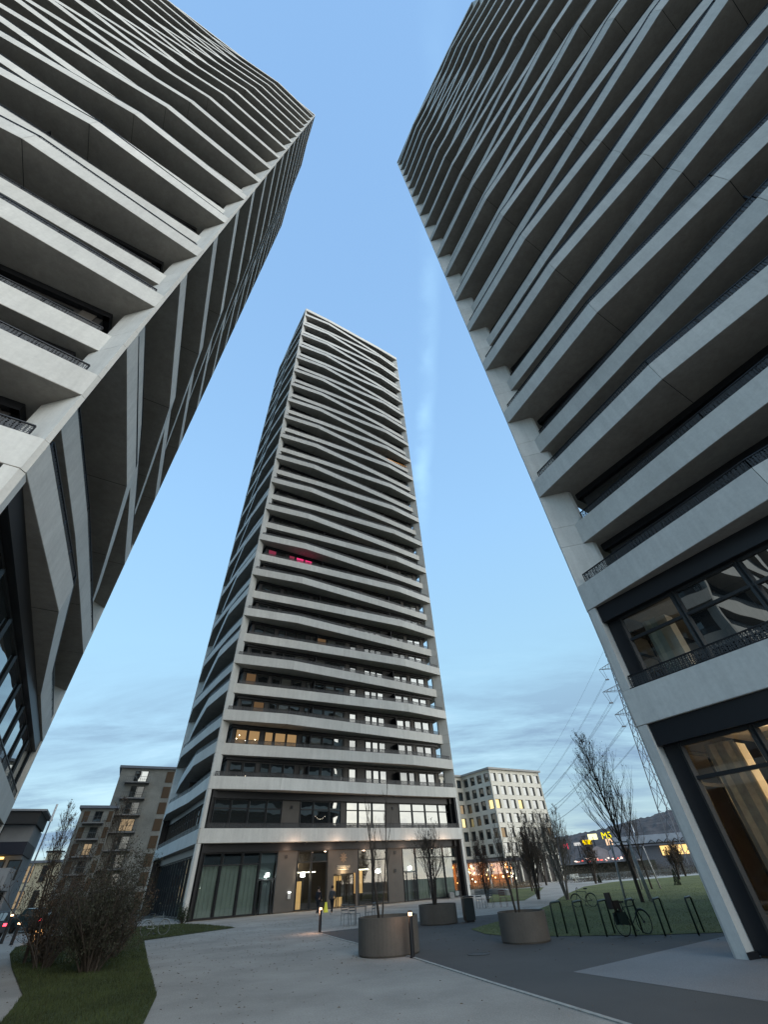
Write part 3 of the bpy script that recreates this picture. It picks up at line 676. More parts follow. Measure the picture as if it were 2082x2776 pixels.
# ------------------------------------------------------------------ vegetation
BARK = mat('grey_brown_bark', (0.05, 0.04, 0.032), 0.9, noise=(6, 0.3, 4)); BARKL = mat('pale_bark', (0.16, 0.14, 0.12), 0.9, noise=(5, 0.4, 4)); TWIG = mat('twig_bark', (0.040, 0.034, 0.028), 0.9)
def leafmat(name, c): return mat(name, c, 0.8, rnd=0.0, noise=(2.5, 0.35, 2))
LEAFB = leafmat('brown_leaves', (0.075, 0.048, 0.028)); LEAFD = leafmat('dark_shrub_leaves', (0.034, 0.036, 0.022)); LEAFR = leafmat('rust_leaves', (0.12, 0.05, 0.03))
def rv(a): return Vector((random.uniform(-a, a), random.uniform(-a, a), random.uniform(-a, a)))
RS = [1.0]
def grow(mb, p, d, ln, r, depth, tips, spread, up, kids, nside=4):
    steps = 3; r = max(r, 0.006*RS[0]); pts = [p.copy()]; rs = [r]
    for i in range(steps):
        d = (d+rv(0.13)+Vector((0, 0, up*0.10))).normalized(); p = p+d*ln/steps; pts.append(p.copy()); rs.append(max(0.0035*RS[0], r*(1-0.62*(i+1)/steps)))
    mb.tube(pts, rs, nside, cap=False)
    tips.append((pts[-1], d))
    if depth <= 0: 
        tips.append((pts[-2], d)); return
    for k in range(kids):
        t = random.uniform(0.25, 1.0); i = min(steps-1, int(t*steps)); q = pts[i].lerp(pts[i+1], t*steps-i)
        a = random.uniform(0, 2*math.pi); s_ = Vector((math.cos(a), math.sin(a), random.uniform(-.1, .4)))
        nd = (d*(1-spread)+s_*spread+Vector((0, 0, up*0.25))).normalized()
        grow(mb, q, nd, ln*random.uniform(0.45, 0.75), max(0.003, rs[i]*0.55), depth-1, tips, spread, up, kids, 3)
def leaves(mb, tips, n, size, jit=0.12):
    for _ in range(n):
        p, d = random.choice(tips); c = p+rv(jit); a = rv(1).normalized(); b = a.cross(rv(1)).normalized(); s_ = size*random.uniform(0.6, 1.3)
        k = len(mb.v); mb.v += [tuple(c-a*s_), tuple(c+b*s_*0.5), tuple(c+a*s_), tuple(c-b*s_*0.5)]; mb.f.append((k, k+1, k+2, k+3))
def tree(label, x, y, h, spread=0.35, stems=1, trunk_r=0.08, limbs=18, depth=2, kids=4, up=1.0, nl=200, lm=LEAFB, ls=0.03, crown0=0.25, bark=BARK, group=None, lean=(0, 0), z=0.0, cone=True, name='bare_tree', limb_len=None, lean2=None):
    RS[0] = min(3.0, max(1.0, math.hypot(x, y)/32))
    t = thing(name, label, 'tree', (x, y, z), 0, group)
    tr = MB(); br = MB(); tips = []
    for s_ in range(stems):
        a = random.uniform(0, 2*math.pi) if stems > 1 else 0
        off = Vector((math.cos(a), math.sin(a), 0))*(0.12 if stems > 1 else 0)
        d = (Vector((lean[0], lean[1], 1))+off*random.uniform(0.5, 1.8)*(1 if stems > 1 else 0)).normalized(); p = off*0.5; pts = [p.copy()]; n = 7; hh = h*random.uniform(0.75, 1.0) if s_ else h
        for i in range(n):
            p = p+d*hh/n; d = (d+rv(0.05)+Vector((0, 0, 0.08))).normalized(); pts.append(p.copy())
        rs = [trunk_r*(1-0.88*i/n) for i in range(n+1)]
        tr.tube(pts, rs, 7, cap=False)
        for k in range(limbs):
            u = crown0+(1-crown0)*(k+random.random())/limbs; i = min(n-1, int(u*n)); q = pts[i].lerp(pts[i+1], u*n-i)
            a = k*2.4+random.uniform(-.5, .5); s2 = Vector((math.cos(a), math.sin(a), 0))
            nd = (s2*spread+Vector((0, 0, 1))*(1-spread)*up).normalized()
            ll = (limb_len or h*0.30)*((1.15-u) if cone else (0.5+0.5*math.sin(math.pi*min(1, u))))
            grow(br, q, nd, max(0.25, ll), max(0.005, rs[i]*0.45), depth, tips, spread*0.9, up, kids)
        tips.append((pts[-1], d))
    tr.build('trunk', bark, t, smooth=True); br.build('branches', TWIG if bark is BARK else bark, t)
    if nl:
        lf = MB(); leaves(lf, tips, nl, ls); lf.build('foliage', lm, t)
    return t
# tall poplar on the right lawn with its prop posts
tree('tall narrow bare tree with a few leaves, propped by pale poles on the right lawn', 14.3, 35.0, 8.9, 0.42, trunk_r=0.12, limbs=36, depth=2, kids=5, nl=900, ls=0.05, crown0=0.22, limb_len=3.2)
POLE = mat('peeled_pole_wood', (0.36, 0.36, 0.36), 0.8, noise=(4, 0.2, 3))
def prop(label, pts, x, y, h, tilt):
    t = thing('tree_support', label, 'tree stake', (x, y, 0))
    for px, py in pts: MB().tube([(px, py, 0), (px*0.75+tilt[0], py*0.75+tilt[1], h)], [0.075, 0.065], 8).build('stake', POLE, t, smooth=True)
    c = MB(); q = [(px*0.75+tilt[0], py*0.75+tilt[1], h-0.12) for px, py in pts]
    for a, b in zip(q, q[1:]+q[:1]): c.bar(a, b, 0.06, 0.05)
    c.build('cross_rail', POLE, t)
prop('three pale timber poles propping the tall tree on the right lawn', [(0.35, -0.5), (-0.9, 0.3), (0.8, 0.8)], 14.3, 35.0, 3.0, (0, 0))
tree('bare tree behind the tall propped tree on the right lawn', 22.4, 51.8, 7.2, 0.4, trunk_r=0.09, limbs=22, depth=2, kids=4, nl=120, ls=0.05, limb_len=2.4)
prop('two pale timber poles of the farther tree on the right lawn', [(0.5, -0.6), (-0.7, 0.5)], 22.4, 51.8, 3.0, (0, 0))
tree('multi-stemmed bare tree with pale stems left of the leaning bicycles', 12.0, 42.8, 5.6, 0.45, stems=8, trunk_r=0.07, limbs=13, depth=2, kids=4, nl=1500, ls=0.04, crown0=0.2, bark=BARKL, limb_len=1.9)
tree('second multi-stemmed bare tree just behind, with dense reddish twigs', 10.7, 46.5, 5.8, 0.45, stems=7, trunk_r=0.06, limbs=12, depth=2, kids=4, nl=1600, ls=0.04, crown0=0.2, limb_len=1.8)
tree('slender upright tree growing in the round planter nearest the path', -0.95, 18.9, 4.0, 0.20, stems=3, trunk_r=0.03, limbs=12, depth=1, kids=4, nl=0, crown0=0.12, z=0.68, limb_len=1.1)
tree('wide bare shrub tree in the round planter before the tower entrance', 1.35, 28.9, 3.5, 0.50, stems=8, trunk_r=0.035, limbs=10, depth=2, kids=3, nl=250, ls=0.03, crown0=0.3, z=0.6, limb_len=1.3)
tree('bare multi-stem shrub in the round planter in front of the hoops', 3.75, 19.9, 2.4, 0.30, stems=8, trunk_r=0.022, limbs=7, depth=1, kids=4, nl=160, ls=0.02, crown0=0.3, z=0.6, limb_len=0.8)
tree('bare reddish multi-stem tree close to the right corner of the middle tower', 6.6, 47.0, 4.2, 0.35, stems=8, trunk_r=0.035, limbs=10, depth=2, kids=3, nl=900, ls=0.04, lm=LEAFR, crown0=0.1, limb_len=1.3)
bg = [(21.7, 87, 6.4, 'bare tree right of the office building by the cafe end'), (17.5, 74, 6.0, 'bare tree before the right end of the cafe canopy'), (27, 80, 5.2, 'bare tree on the far lawn beyond the white bench'),
      (38, 92, 4.6, 'small bare tree on the far lawn below the yellow signs'), (44, 88, 4.2, 'small bare tree left of the conifer on the far lawn'), (36, 74, 3.6, 'small bare tree before the lit hall on the far lawn'), (52, 97, 4.8, 'bare tree at the right end of the far lawn'), (14.6, 66, 4.6, 'bare tree beside the canopy post')]
for x, y, h, lb in bg:
    tree(lb, x, y, h, 0.5, stems=4, trunk_r=0.09, limbs=14, depth=2, kids=4, nl=900, ls=0.08, crown0=0.25, limb_len=h*0.30)
def conifer(label, x, y, h):
    t = thing('conifer', label, 'tree', (x, y, 0)); MB().tube([(0, 0, 0), (0, 0, h*0.9)], [0.05, 0.01], 6).build('trunk', BARK, t)
    mb = MB()
    for k in range(900):
        u = random.random()**1.3; r = (1-u)*h*0.28*math.sqrt(random.random()); a = random.uniform(0, 6.28); p = Vector((r*math.cos(a), r*math.sin(a), u*h+0.05)); q = p+Vector((math.cos(a)*0.1, math.sin(a)*0.1, -0.03))
        s_ = rv(0.03); b = len(mb.v); mb.v += [tuple(p+s_), tuple(p-s_), tuple(q)]; mb.f.append((b, b+1, b+2))
    mb.build('foliage', mat('conifer_needles', (0.02, 0.03, 0.014), 0.9), t)
conifer('small dark conifer standing alone on the right lawn', 27.2, 56.6, 1.15)
conifer('tiny conifer by the far footpath near the white bench', 28.3, 82.0, 0.9)
# the big shrub at the lower left: stems, twigs and dark leaves
def shrub(label, x, y, h, rad, stems, nl, seed, lm=LEAFD, depth=2, limbs=9, ls=0.035):
    RS[0] = 1.0; random.seed(seed); t = thing('shrub', label, 'shrub', (x, y, 0)); st = MB(); tw = MB(); tips = []
    for k in range(stems):
        a = random.uniform(0, 6.28); r0 = random.uniform(0, 0.25)*rad; p = Vector((r0*math.cos(a), r0*math.sin(a), 0))
        sp = random.uniform(0.05, 0.85); d = Vector((math.cos(a)*sp, math.sin(a)*sp, 1)).normalized(); pts = [p.copy()]; n = 5; hh = h*random.uniform(0.35, 1.1)
        for i in range(n):
            p = p+d*hh/n; d = (d+rv(0.2)).normalized(); pts.append(p.copy())
        rs = [0.028*(1-0.8*i/n) for i in range(n+1)]; st.tube(pts, rs, 5, cap=False)
        for q in range(limbs):
            u = random.uniform(0.08, 1.0); i = min(n-1, int(u*n)); b = pts[i].lerp(pts[i+1], u*n-i); a2 = random.uniform(0, 6.28)
            nd = Vector((math.cos(a2)*0.8, math.sin(a2)*0.8, random.uniform(0.1, 0.9))).normalized()
            grow(tw, b, nd, rad*random.uniform(0.2, 0.75), 0.009, depth-1, tips, 0.5, 0.6, 4, 3)
    st.build('stems', BARK, t); tw.build('twigs', TWIG, t)
    lf = MB(); leaves(lf, tips, nl, ls, 0.16); lf.build('foliage', lm, t); return t
shrub('large dark shrub with dense twigs on the left lawn', -10.3, 18.9, 2.9, 1.35, 42, 15000, 11, LEAFD, 2, 9, 0.034)
shrub('taller thin twiggy shrub behind the large dark one', -12.9, 20.6, 3.5, 1.2, 14, 1500, 12, LEAFB, 2, 8)
shrub('leafy rust-tinged shrub at the left behind the large dark one', -14.2, 22.4, 2.7, 1.1, 22, 6000, 13, LEAFB)
shrub('low twiggy shrub nearer the middle tower on the left lawn', -11.6, 22.6, 2.0, 1.0, 20, 5000, 14, LEAFB)
shrub('small green shrub at the foot of the middle tower corner column', -17.4, 43.4, 1.0, 0.5, 10, 1500, 15, leafmat('green_shrub_leaves', (0.03, 0.05, 0.02)))
tree('bare tree rising behind the shrubs on the left, thin leafy top', -14.9, 22.6, 5.0, 0.42, stems=2, trunk_r=0.05, limbs=16, depth=2, kids=4, nl=450, ls=0.03, crown0=0.3, lm=LEAFB, limb_len=1.5)
tree('bare tree between the shrubs and the middle tower, small crown', -15.6, 27.4, 5.6, 0.45, trunk_r=0.06, limbs=18, depth=2, kids=4, nl=500, ls=0.035, crown0=0.35, limb_len=1.9)
def hedge(label, x0, y0, x1, y1, h, w, n, lm):
    mb = MB(); d = Vector((x1-x0, y1-y0, 0)); 
    for k in range(n):
        u = random.random(); p = Vector((x0, y0, 0))+d*u+Vector((random.gauss(0, w*0.35), random.gauss(0, w*0.35), 0)); p.z = abs(random.gauss(0.45, 0.3))*h*(0.7+0.4*math.sin(u*37)+0.2*math.sin(u*91))
        a = rv(1).normalized()*0.06; b = a.cross(rv(1)).normalized()*0.035; i = len(mb.v); mb.v += [tuple(p-a), tuple(p+b), tuple(p+a), tuple(p-b)]; mb.f.append((i, i+1, i+2, i+3))
    o = mb.build('ground_cover', lm); tag(o, label, 'bushes', kind='stuff')
hedge('brown grasses along the cafe front', 7, 76, 19, 84, 0.8, 1.6, 6000, leafmat('straw_grasses', (0.16, 0.12, 0.07)))
hedge('low brown bushes along the far footpath', 26, 92, 76, 113, 2.2, 4.5, 30000, leafmat('brown_bush_leaves', (0.06, 0.05, 0.035)))
hedge('dark bushes beyond the left road', -60, 66, -34, 78, 2.2, 4, 9000, LEAFB)
# ------------------------------------------------------------------ street furniture
def planter(label, x, y, r, h):
    t = thing('round_planter', label, 'planter', (x, y, 0), 0, 'round planters on the square')
    PL = mat('tan_planter_metal', (0.115, 0.100, 0.085), 0.95, noise=(1.2, 0.15, 3), noise2=(20, 0.06, 2))
    MB().lathe([(r*0.97, 0), (r, 0.04), (r*1.0, h), (r*0.95, h), (r*0.95, h-0.10), (r*0.94, h-0.12)], n=48).build('tub', PL, t, smooth=False)
    MB().lathe([(r*0.93, h-0.16), (r*0.93, h-0.11)], n=32).build('soil', mat('soil', (0.04, 0.03, 0.022), 0.95, noise=(8, 0.3, 3)), t); return t
planter('round tan planter nearest the path, with the slender upright tree', -0.72, 18.95, 0.98, 0.86)
planter('round tan planter beside the dark bin, with the wide shrub tree', 1.45, 28.95, 0.95, 0.72)
planter('round tan planter in front of the bicycle hoops', 3.85, 19.85, 0.80, 0.73)
def chair(label, x, y, rz, m, grp):
    t = thing('garden_chair', label, 'chair', (x, y, 0), rz, grp)
    legs = [(-.2, -.2), (.2, -.2), (.2, .2), (-.2, .2)]
    for lx, ly in legs: MB().tube([(lx*1.15, ly*1.15, 0), (lx, ly, 0.45)], 0.012, 5).build('leg', m, t)
    s_ = MB()
    for k in range(6): s_.box((0, -0.2+k*0.08, 0.46), (0.42, 0.055, 0.015))
    s_.build('seat', m, t)
    b = MB(); b.tube([(-.2, .2, .45), (-.2, .27, .85)], 0.012, 5); b.tube([(.2, .2, .45), (.2, .27, .85)], 0.012, 5)
    for k in range(3): b.box((0, 0.235+k*0.018, 0.6+k*0.11), (0.42, 0.015, 0.06))
    b.build('backrest', m, t); return t
CHM = mat('grey_chair_metal', (0.10, 0.11, 0.115), 0.5); CHL = mat('red_brown_chair_metal', (0.14, 0.05, 0.04), 0.5)
for x, y, rz, lb in ((-3.55, 31.9, 0.5, 'grey slatted chair left of the small table near the first lit bollard'), (-3.0, 31.2, 2.6, 'grey slatted chair in front of the small table'), (-2.2, 31.9, -1.9, 'grey slatted chair right of the small table')):
    chair(lb, x, y, rz, CHM, 'chairs at the small table')
tb = thing('garden_table', 'small square grey table between the slatted chairs', 'table', (-2.75, 32.1, 0))
MB().box((0, 0, 0.7), (0.7, 0.7, 0.03)).build('tabletop', CHM, tb)
for a, b in ((-.28, -.28), (.28, -.28), (.28, .28), (-.28, .28)): MB().tube([(a, b, 0), (a, b, 0.69)], 0.015, 5).build('leg', CHM, tb)
for x, y, rz, lb, m in ((5.0, 39.3, 0.3, 'leftmost grey chair on the pale paving beyond the bin', CHM), (5.7, 39.8, -0.4, 'middle grey chair on the pale paving beyond the bin', CHM), (6.6, 39.4, 2.8, 'red-brown chair beyond the planter in front of the hoops', CHL)):
    chair(lb, x, y, rz, m, 'chairs on the pale paving')
bn = thing('litter_bin', 'tall dark green litter bin on the edge of the asphalt by the planter', 'bin', (3.0, 28.9, 0), zrot(80))
MB().box((0, 0, 0.47), (0.50, 0.50, 0.80)).build('body', mat('bin_metal', (0.02, 0.028, 0.03), 0.5), bn); MB().box((0, 0, 0.915), (0.54, 0.54, 0.05)).build('lid', BLACK, bn); MB().box((0, 0, 0.035), (0.4, 0.4, 0.07)).build('base', BLACK, bn)
def bollard(label, x, y, h, r, lit=True, grp='lit bollards'):
    t = thing('bollard', label, 'bollard', (x, y, 0), 0, grp)
    MB().lathe([(r*1.25, 0), (r*1.25, 0.02), (r, 0.03), (r, h-0.12)], n=16).build('post', BLACK, t, smooth=False)
    MB().lathe([(r*0.85, h-0.12), (r*0.85, h-0.04)], n=16).build('light', emis('bollard_light', (1.0, 0.62, 0.35), 2.6 if lit else 0.0), t)
    MB().lathe([(r, h-0.04), (r, h)], n=16).build('cap', BLACK, t)
    if lit: l = point('bollard_glow', (x, y, h-0.30), 14.0 if y > 20 else 1.5, (1.0, 0.55, 0.32), 0.05); l.location = (x-0.28, y-0.1, h-0.2)
    return t
bollard('black bollard light at the tip of the dark asphalt', -4.40, 28.1, 0.92, 0.07)
bollard('black bollard light at the path edge in front of the nearest planter', 0.02, 17.75, 1.0, 0.065)
bollard('black bollard at the far left beside the orange light box', -22.9, 32.9, 0.95, 0.09, False)
bollard('black bollard at the left picture edge beyond the lawn', -24.6, 34.4, 1.3, 0.09, False)
ob = thing('ground_light', 'glowing orange light box on the ground at the far left', 'light box', (-22.0, 33.6, 0)); MB().box((0, 0, 0.28), (0.5, 0.25, 0.55), 0.6).build('housing', emis('orange_box_light', (1.0, 0.5, 0.18), 1.1), ob); MB().box((0, 0, 0.02), (0.6, 0.35, 0.04), 0.6).build('base', BLACK, ob)
# six bicycle hoops
hoops = [((1512, 2540), (5.08, 20.54), (5.63, 21.25)), (0, (5.77, 20.15), (6.30, 20.88)), (0, (6.52, 19.75), (7.05, 20.45)), (0, (7.32, 19.35), (7.85, 20.05)), (0, (8.10, 18.98), (8.62, 19.66)), (0, (8.98, 18.62), (9.50, 19.28))]
hl = ['leftmost of the six green hoops', 'second green hoop from the left', 'green hoop just left of the bicycle with the child seat', 'green hoop the bicycle with the child seat leans on', 'green hoop just right of the bicycle with the child seat', 'rightmost green hoop next to the tower column']
HM = mat('dark_green_hoop_metal', (0.012, 0.022, 0.012), 0.45)
for (q, a, b), lb in zip(hoops, hl):
    A = Vector((a[0], a[1], 0)); B = Vector((b[0], b[1], 0)); h = 0.85
    o = MB().tube([A, A+Vector((0, 0, h-0.05)), A.lerp(B, 0.04)+Vector((0, 0, h-0.015)), A.lerp(B, 0.1)+Vector((0, 0, h)), A.lerp(B, 0.9)+Vector((0, 0, h)), A.lerp(B, 0.96)+Vector((0, 0, h-0.015)), B+Vector((0, 0, h-0.05)), B], 0.03, 8).build('bicycle_hoop', HM, smooth=True)
    tag(o, lb, 'bike rack', 'green bicycle hoops')
def bicycle(label, x, y, rz, m, tyre, seat=False, lean=0.08, s_=1.0):
    t = thing('bicycle', label, 'bicycle', (x, y, 0), rz); t.rotation_euler = (lean, 0, rz); t.scale = (s_, s_, s_)
    for wx in (-0.52, 0.52):
        w = MB(); ring = [(wx+0.335*math.cos(k*math.pi/12), 0, 0.345+0.335*math.sin(k*math.pi/12)) for k in range(25)]
        w.tube(ring, 0.017, 6, cap=False); wh = w.build('wheel', tyre, t)
        sp = MB()
        for k in range(12): sp.bar((wx, 0, 0.345), (wx+0.32*math.cos(k*math.pi/6), 0, 0.345+0.32*math.sin(k*math.pi/6)), 0.004)
        sp.tube([(wx, -0.04, 0.345), (wx, 0.04, 0.345)], 0.03, 8); sp.build('spokes', BLACK, wh)
        fd = MB(); fd.tube([(wx+0.37*math.cos(q), 0, 0.345+0.37*math.sin(q)) for q in [0.3+k*0.22 for k in range(11)]], 0.02, 5); fd.build('mudguard', m, t)
    f = MB(); bb = (-0.08, 0, 0.29); st = (-0.25, 0, 0.80); hd = (0.36, 0, 0.82); hb = (0.39, 0, 0.66)
    for a, b in ((bb, st), (bb, hb), (st, hd), (bb, (-0.52, 0, 0.345)), (st, (-0.52, 0, 0.345)), (hd, hb), (hb, (0.52, 0, 0.345)), (hd, (0.34, 0, 0.95))): f.tube([a, b], 0.016, 6)
    f.build('frame', m, t)
    h = MB(); h.tube([(0.22, -0.28, 1.0), (0.33, -0.1, 0.98), (0.34, 0, 0.96), (0.33, 0.1, 0.98), (0.22, 0.28, 1.0)], 0.014, 6); h.build('handlebar', BLACK, t)
    sd = MB(); sd.tube([(-0.25, 0, 0.8), (-0.28, 0, 0.93)], 0.013, 6); sd.box((-0.29, 0, 0.95), (0.26, 0.13, 0.05)); sd.build('saddle', BLACK, t)
    c = MB(); c.tube([(-0.08, -0.06, 0.29), (-0.02, -0.07, 0.13)], 0.012, 5); c.tube([(-0.08, 0.06, 0.29), (-0.14, 0.07, 0.45)], 0.012, 5); c.lathe([(0.09, -0.005), (0.09, 0.005)], (-0.08, 0.29, 0.03), 16)
    c.box((-0.02, -0.11, 0.13), (0.1, 0.08, 0.02)); c.box((-0.14, 0.11, 0.45), (0.1, 0.08, 0.02)); c.build('crank', BLACK, t)
    if seat:
        cs = MB(); cs.box((-0.62, 0, 0.80), (0.30, 0.30, 0.06)); cs.box((-0.78, 0, 1.02), (0.06, 0.32, 0.46)); cs.box((-0.62, 0.17, 0.90), (0.28, 0.04, 0.22)); cs.box((-0.62, -0.17, 0.90), (0.28, 0.04, 0.22)); cs.box((-0.50, 0.13, 0.62), (0.09, 0.08, 0.34)); cs.box((-0.50, -0.13, 0.62), (0.09, 0.08, 0.34))
        cs.build('child_seat', BLACK, t)
        pn = MB(); pn.box((-0.50, 0.12, 0.50), (0.34, 0.12, 0.34)); pn.box((-0.50, -0.12, 0.50), (0.34, 0.12, 0.34)); pn.build('pannier', mat('dark_green_bag', (0.01, 0.022, 0.016), 0.8), t)
    return t
BK = mat('dark_bike_paint', (0.012, 0.02, 0.016), 0.4); TY = mat('tyre_rubber', (0.012, 0.012, 0.012), 0.8); PALEB = mat('silver_bike_paint', (0.30, 0.33, 0.33), 0.4, metal=0.3)
bicycle('dark bicycle with a child seat leaning on the green hoops', 7.45, 19.55, R_(18), BK, TY, True, -0.06, 0.85)
bicycle('silver bicycle standing on the grass by the middle tower', -14.9, 33.3, R_(8), PALEB, mat('grey_tyre', (0.16, 0.17, 0.17), 0.7), False, 0.1, 0.95)
bicycle('dark bicycle parked on the lawn right of the pale-stemmed tree', 10.5, 34.1, R_(160), BK, TY, False, 0.15, 0.85)
mh = MB().lathe([(0.33, 0.0), (0.33, 0.012), (0.28, 0.012), (0.28, 0.008)], n=24).build('manhole_cover', mat('cast_iron', (0.03, 0.03, 0.03), 0.6, noise=(20, .3, 2)), loc=(1.95, 17.6, 0.0)); tag(mh, 'round dark manhole cover in the asphalt before the planters', 'manhole')
# stone seats and low walls
WST = mat('white_concrete_seat', (0.50, 0.53, 0.50), 0.8)
bt = thing('park_bench', 'pale concrete bench on the far lawn', 'bench', (32.6, 103.5, 0), zrot(75)); MB().box((0, 0, 0.42), (4.4, 0.9, 0.14)).build('seat', WST, bt); MB().box((-1.3, 0.3, 0.75), (1.8, 0.12, 0.5)).build('backrest', WST, bt); MB().box((-1.5, 0, 0.17), (0.4, 0.7, 0.34)).build('leg', WST, bt); MB().box((1.5, 0, 0.17), (0.4, 0.7, 0.34)).build('leg', WST, bt)
ring = MB(); cx, cy = 7.6, 60.0; prev = None
for k in range(0, 15):
    a = R_(-20+k*15); p = (cx+3.0*math.cos(a), cy+6.0*math.sin(a), 0.22)
    if prev: ring.bar(prev, p, 0.45, 0.44)
    prev = p
tag(ring.build('seating_wall', mat('grey_seating_wall', (0.30, 0.31, 0.31), 0.8, noise=(2, .1, 2))), 'low curved pale seating wall on the plaza before the cafe', 'wall')
# wet floor sign
ws = thing('floor_sign', 'yellow wet floor warning stand by the entrance', 'warning sign', (-6.95, 47.1, 0), zrot(57)); YEL = mat('yellow_plastic', (0.62, 0.60, 0.05), 0.5, emit=((0.8, 0.8, 0.1), 0.06))
a_ = MB(); a_.quad((-.15, -.15, 0), (.15, -.15, 0), (.09, -.01, .6), (-.09, -.01, .6)); a_.quad((.15, .15, 0), (-.15, .15, 0), (-.09, .01, .6), (.09, .01, .6)); a_.box((0, 0, .6), (.18, .03, .04)); a_.build('board', YEL, ws)
# ------------------------------------------------------------------ people
def skinned(name, verts, edges, rads, m, parent, root=0, sub=2):
    me = bpy.data.meshes.new(name); me.from_pydata(verts, edges, []); me.update(); me.materials.append(m)
    o = link(name, me, parent); md = o.modifiers.new('skin', 'SKIN'); me2 = o.data
    if not me2.skin_vertices: 
        bpy.context.view_layer.objects.active = o
    for i, r in enumerate(rads):
        sv = me2.skin_vertices[0].data[i]; sv.radius = (r, r) if not isinstance(r, tuple) else r; sv.use_root = (i == root)
    s_ = o.modifiers.new('sub', 'SUBSURF'); s_.levels = sub; s_.render_levels = sub; md.use_smooth_shade = True
    return o
def person(label, x, y, rz, h, coat, trou, hairc, stride=0.28, bag=None):
    t = thing('person', label, 'person', (x, y, 0), rz); k = h/1.75; t.scale = (k, k, k)
    s_ = stride
    V = [(0, 0, .95), (0, 0, 1.15), (0, 0.01, 1.38), (0, 0.0, 1.50), (0, -0.01, 1.62), (0, -.02, 1.70),        # 0-5 pelvis chest neck head
         (.10, 0, .90), (.11, -s_*0.5, .50), (.11, -s_*0.75, .09), (.11, -s_*0.75-.16, .04),                         # 6-9 right leg forward (-y)
         (-.10, 0, .90), (-.11, s_*0.2, .50), (-.11, s_*1.15, .13), (-.11, s_*1.15-.12, .05),                         # 10-13 left leg back
         (.18, 0, 1.40), (.24, .06, 1.14), (.25, .0, .90), (.25, -.03, .82),                                       # 14-17 arm
         (-.18, 0, 1.40), (-.24, -.02, 1.14), (-.25, -.14, .93), (-.25, -.18, .86)]
    E_ = [(0, 1), (1, 2), (2, 3), (3, 4), (4, 5), (0, 6), (6, 7), (7, 8), (8, 9), (0, 10), (10, 11), (11, 12), (12, 13), (2, 14), (14, 15), (15, 16), (16, 17), (2, 18), (18, 19), (19, 20), (20, 21)]
    Rr = [.13, .13, .14, .055, .095, .085, .085, .06, .04, .035, .085, .06, .04, .035, .06, .045, .035, .03, .06, .045, .035, .03]
    skinned('body', V, E_, Rr, mat('skin', (0.35, 0.22, 0.16), 0.6), t)
    Vc = [(0, 0, .86), (0, 0, 1.15), (0, .01, 1.38), (.19, 0, 1.40), (.245, .06, 1.14), (.255, .0, .93), (-.19, 0, 1.40), (-.245, -.02, 1.14), (-.255, -.13, .96), (0, 0, 1.47)]
    skinned('coat', Vc, [(0, 1), (1, 2), (2, 3), (3, 4), (4, 5), (2, 6), (6, 7), (7, 8), (2, 9)], [.17, .165, .165, .08, .065, .055, .08, .065, .055, .085], coat, t)
    Vt = [(0, 0, .93), (.10, 0, .86), (.11, -s_*0.5, .50), (.11, -s_*0.75, .12), (-.10, 0, .86), (-.11, s_*0.2, .50), (-.11, s_*1.12, .16)]
    skinned('trousers', Vt, [(0, 1), (1, 2), (2, 3), (0, 4), (4, 5), (5, 6)], [.15, .10, .075, .06, .10, .075, .06], trou, t)
    for sx, sy, sz in ((.11, -s_*0.75-.06, .045), (-.11, s_*1.15-.05, .06)):
        MB().box((sx, sy, sz), (.09, .27, .09)).build('shoe', mat('pale_shoe', (0.35, 0.33, 0.30), 0.7), t)
    MB().lathe([(.02, 0.13), (.085, .09), (.112, .03), (.108, -.03), (.09, -.07)][::-1], (0, .012, 1.665), 14).build('hair', hairc, t, smooth=True)
    fa = MB(); fa.box((0, -.118, 1.63), (.022, .03, .045)); fa.box((.038, -.10, 1.655), (.022, .012, .012)); fa.box((-.038, -.10, 1.655), (.022, .012, .012)); fa.box((0, -.105, 1.59), (.045, .012, .012)); fa.box((.10, -.01, 1.64), (.015, .04, .06)); fa.box((-.10, -.01, 1.64), (.015, .04, .06)); fa.build('face', mat('skin_dark', (0.22, 0.12, 0.09), 0.6), t)
    return t
DKC = mat('dark_coat_cloth', (0.012, 0.013, 0.02), 0.9); GRC = mat('grey_jacket_cloth', (0.06, 0.062, 0.066), 0.9); TRC = mat('dark_trouser_cloth', (0.015, 0.016, 0.02), 0.9); HAIR = mat('dark_hair', (0.015, 0.012, 0.01), 0.7)
person('person in a dark coat walking towards the lit entrance', -6.95, 43.0, R_(150), 1.62, DKC, TRC, HAIR)
person('person in a grey jacket walking past the lit entrance doors', -5.95, 43.6, R_(160), 1.62, GRC, TRC, HAIR, 0.34)
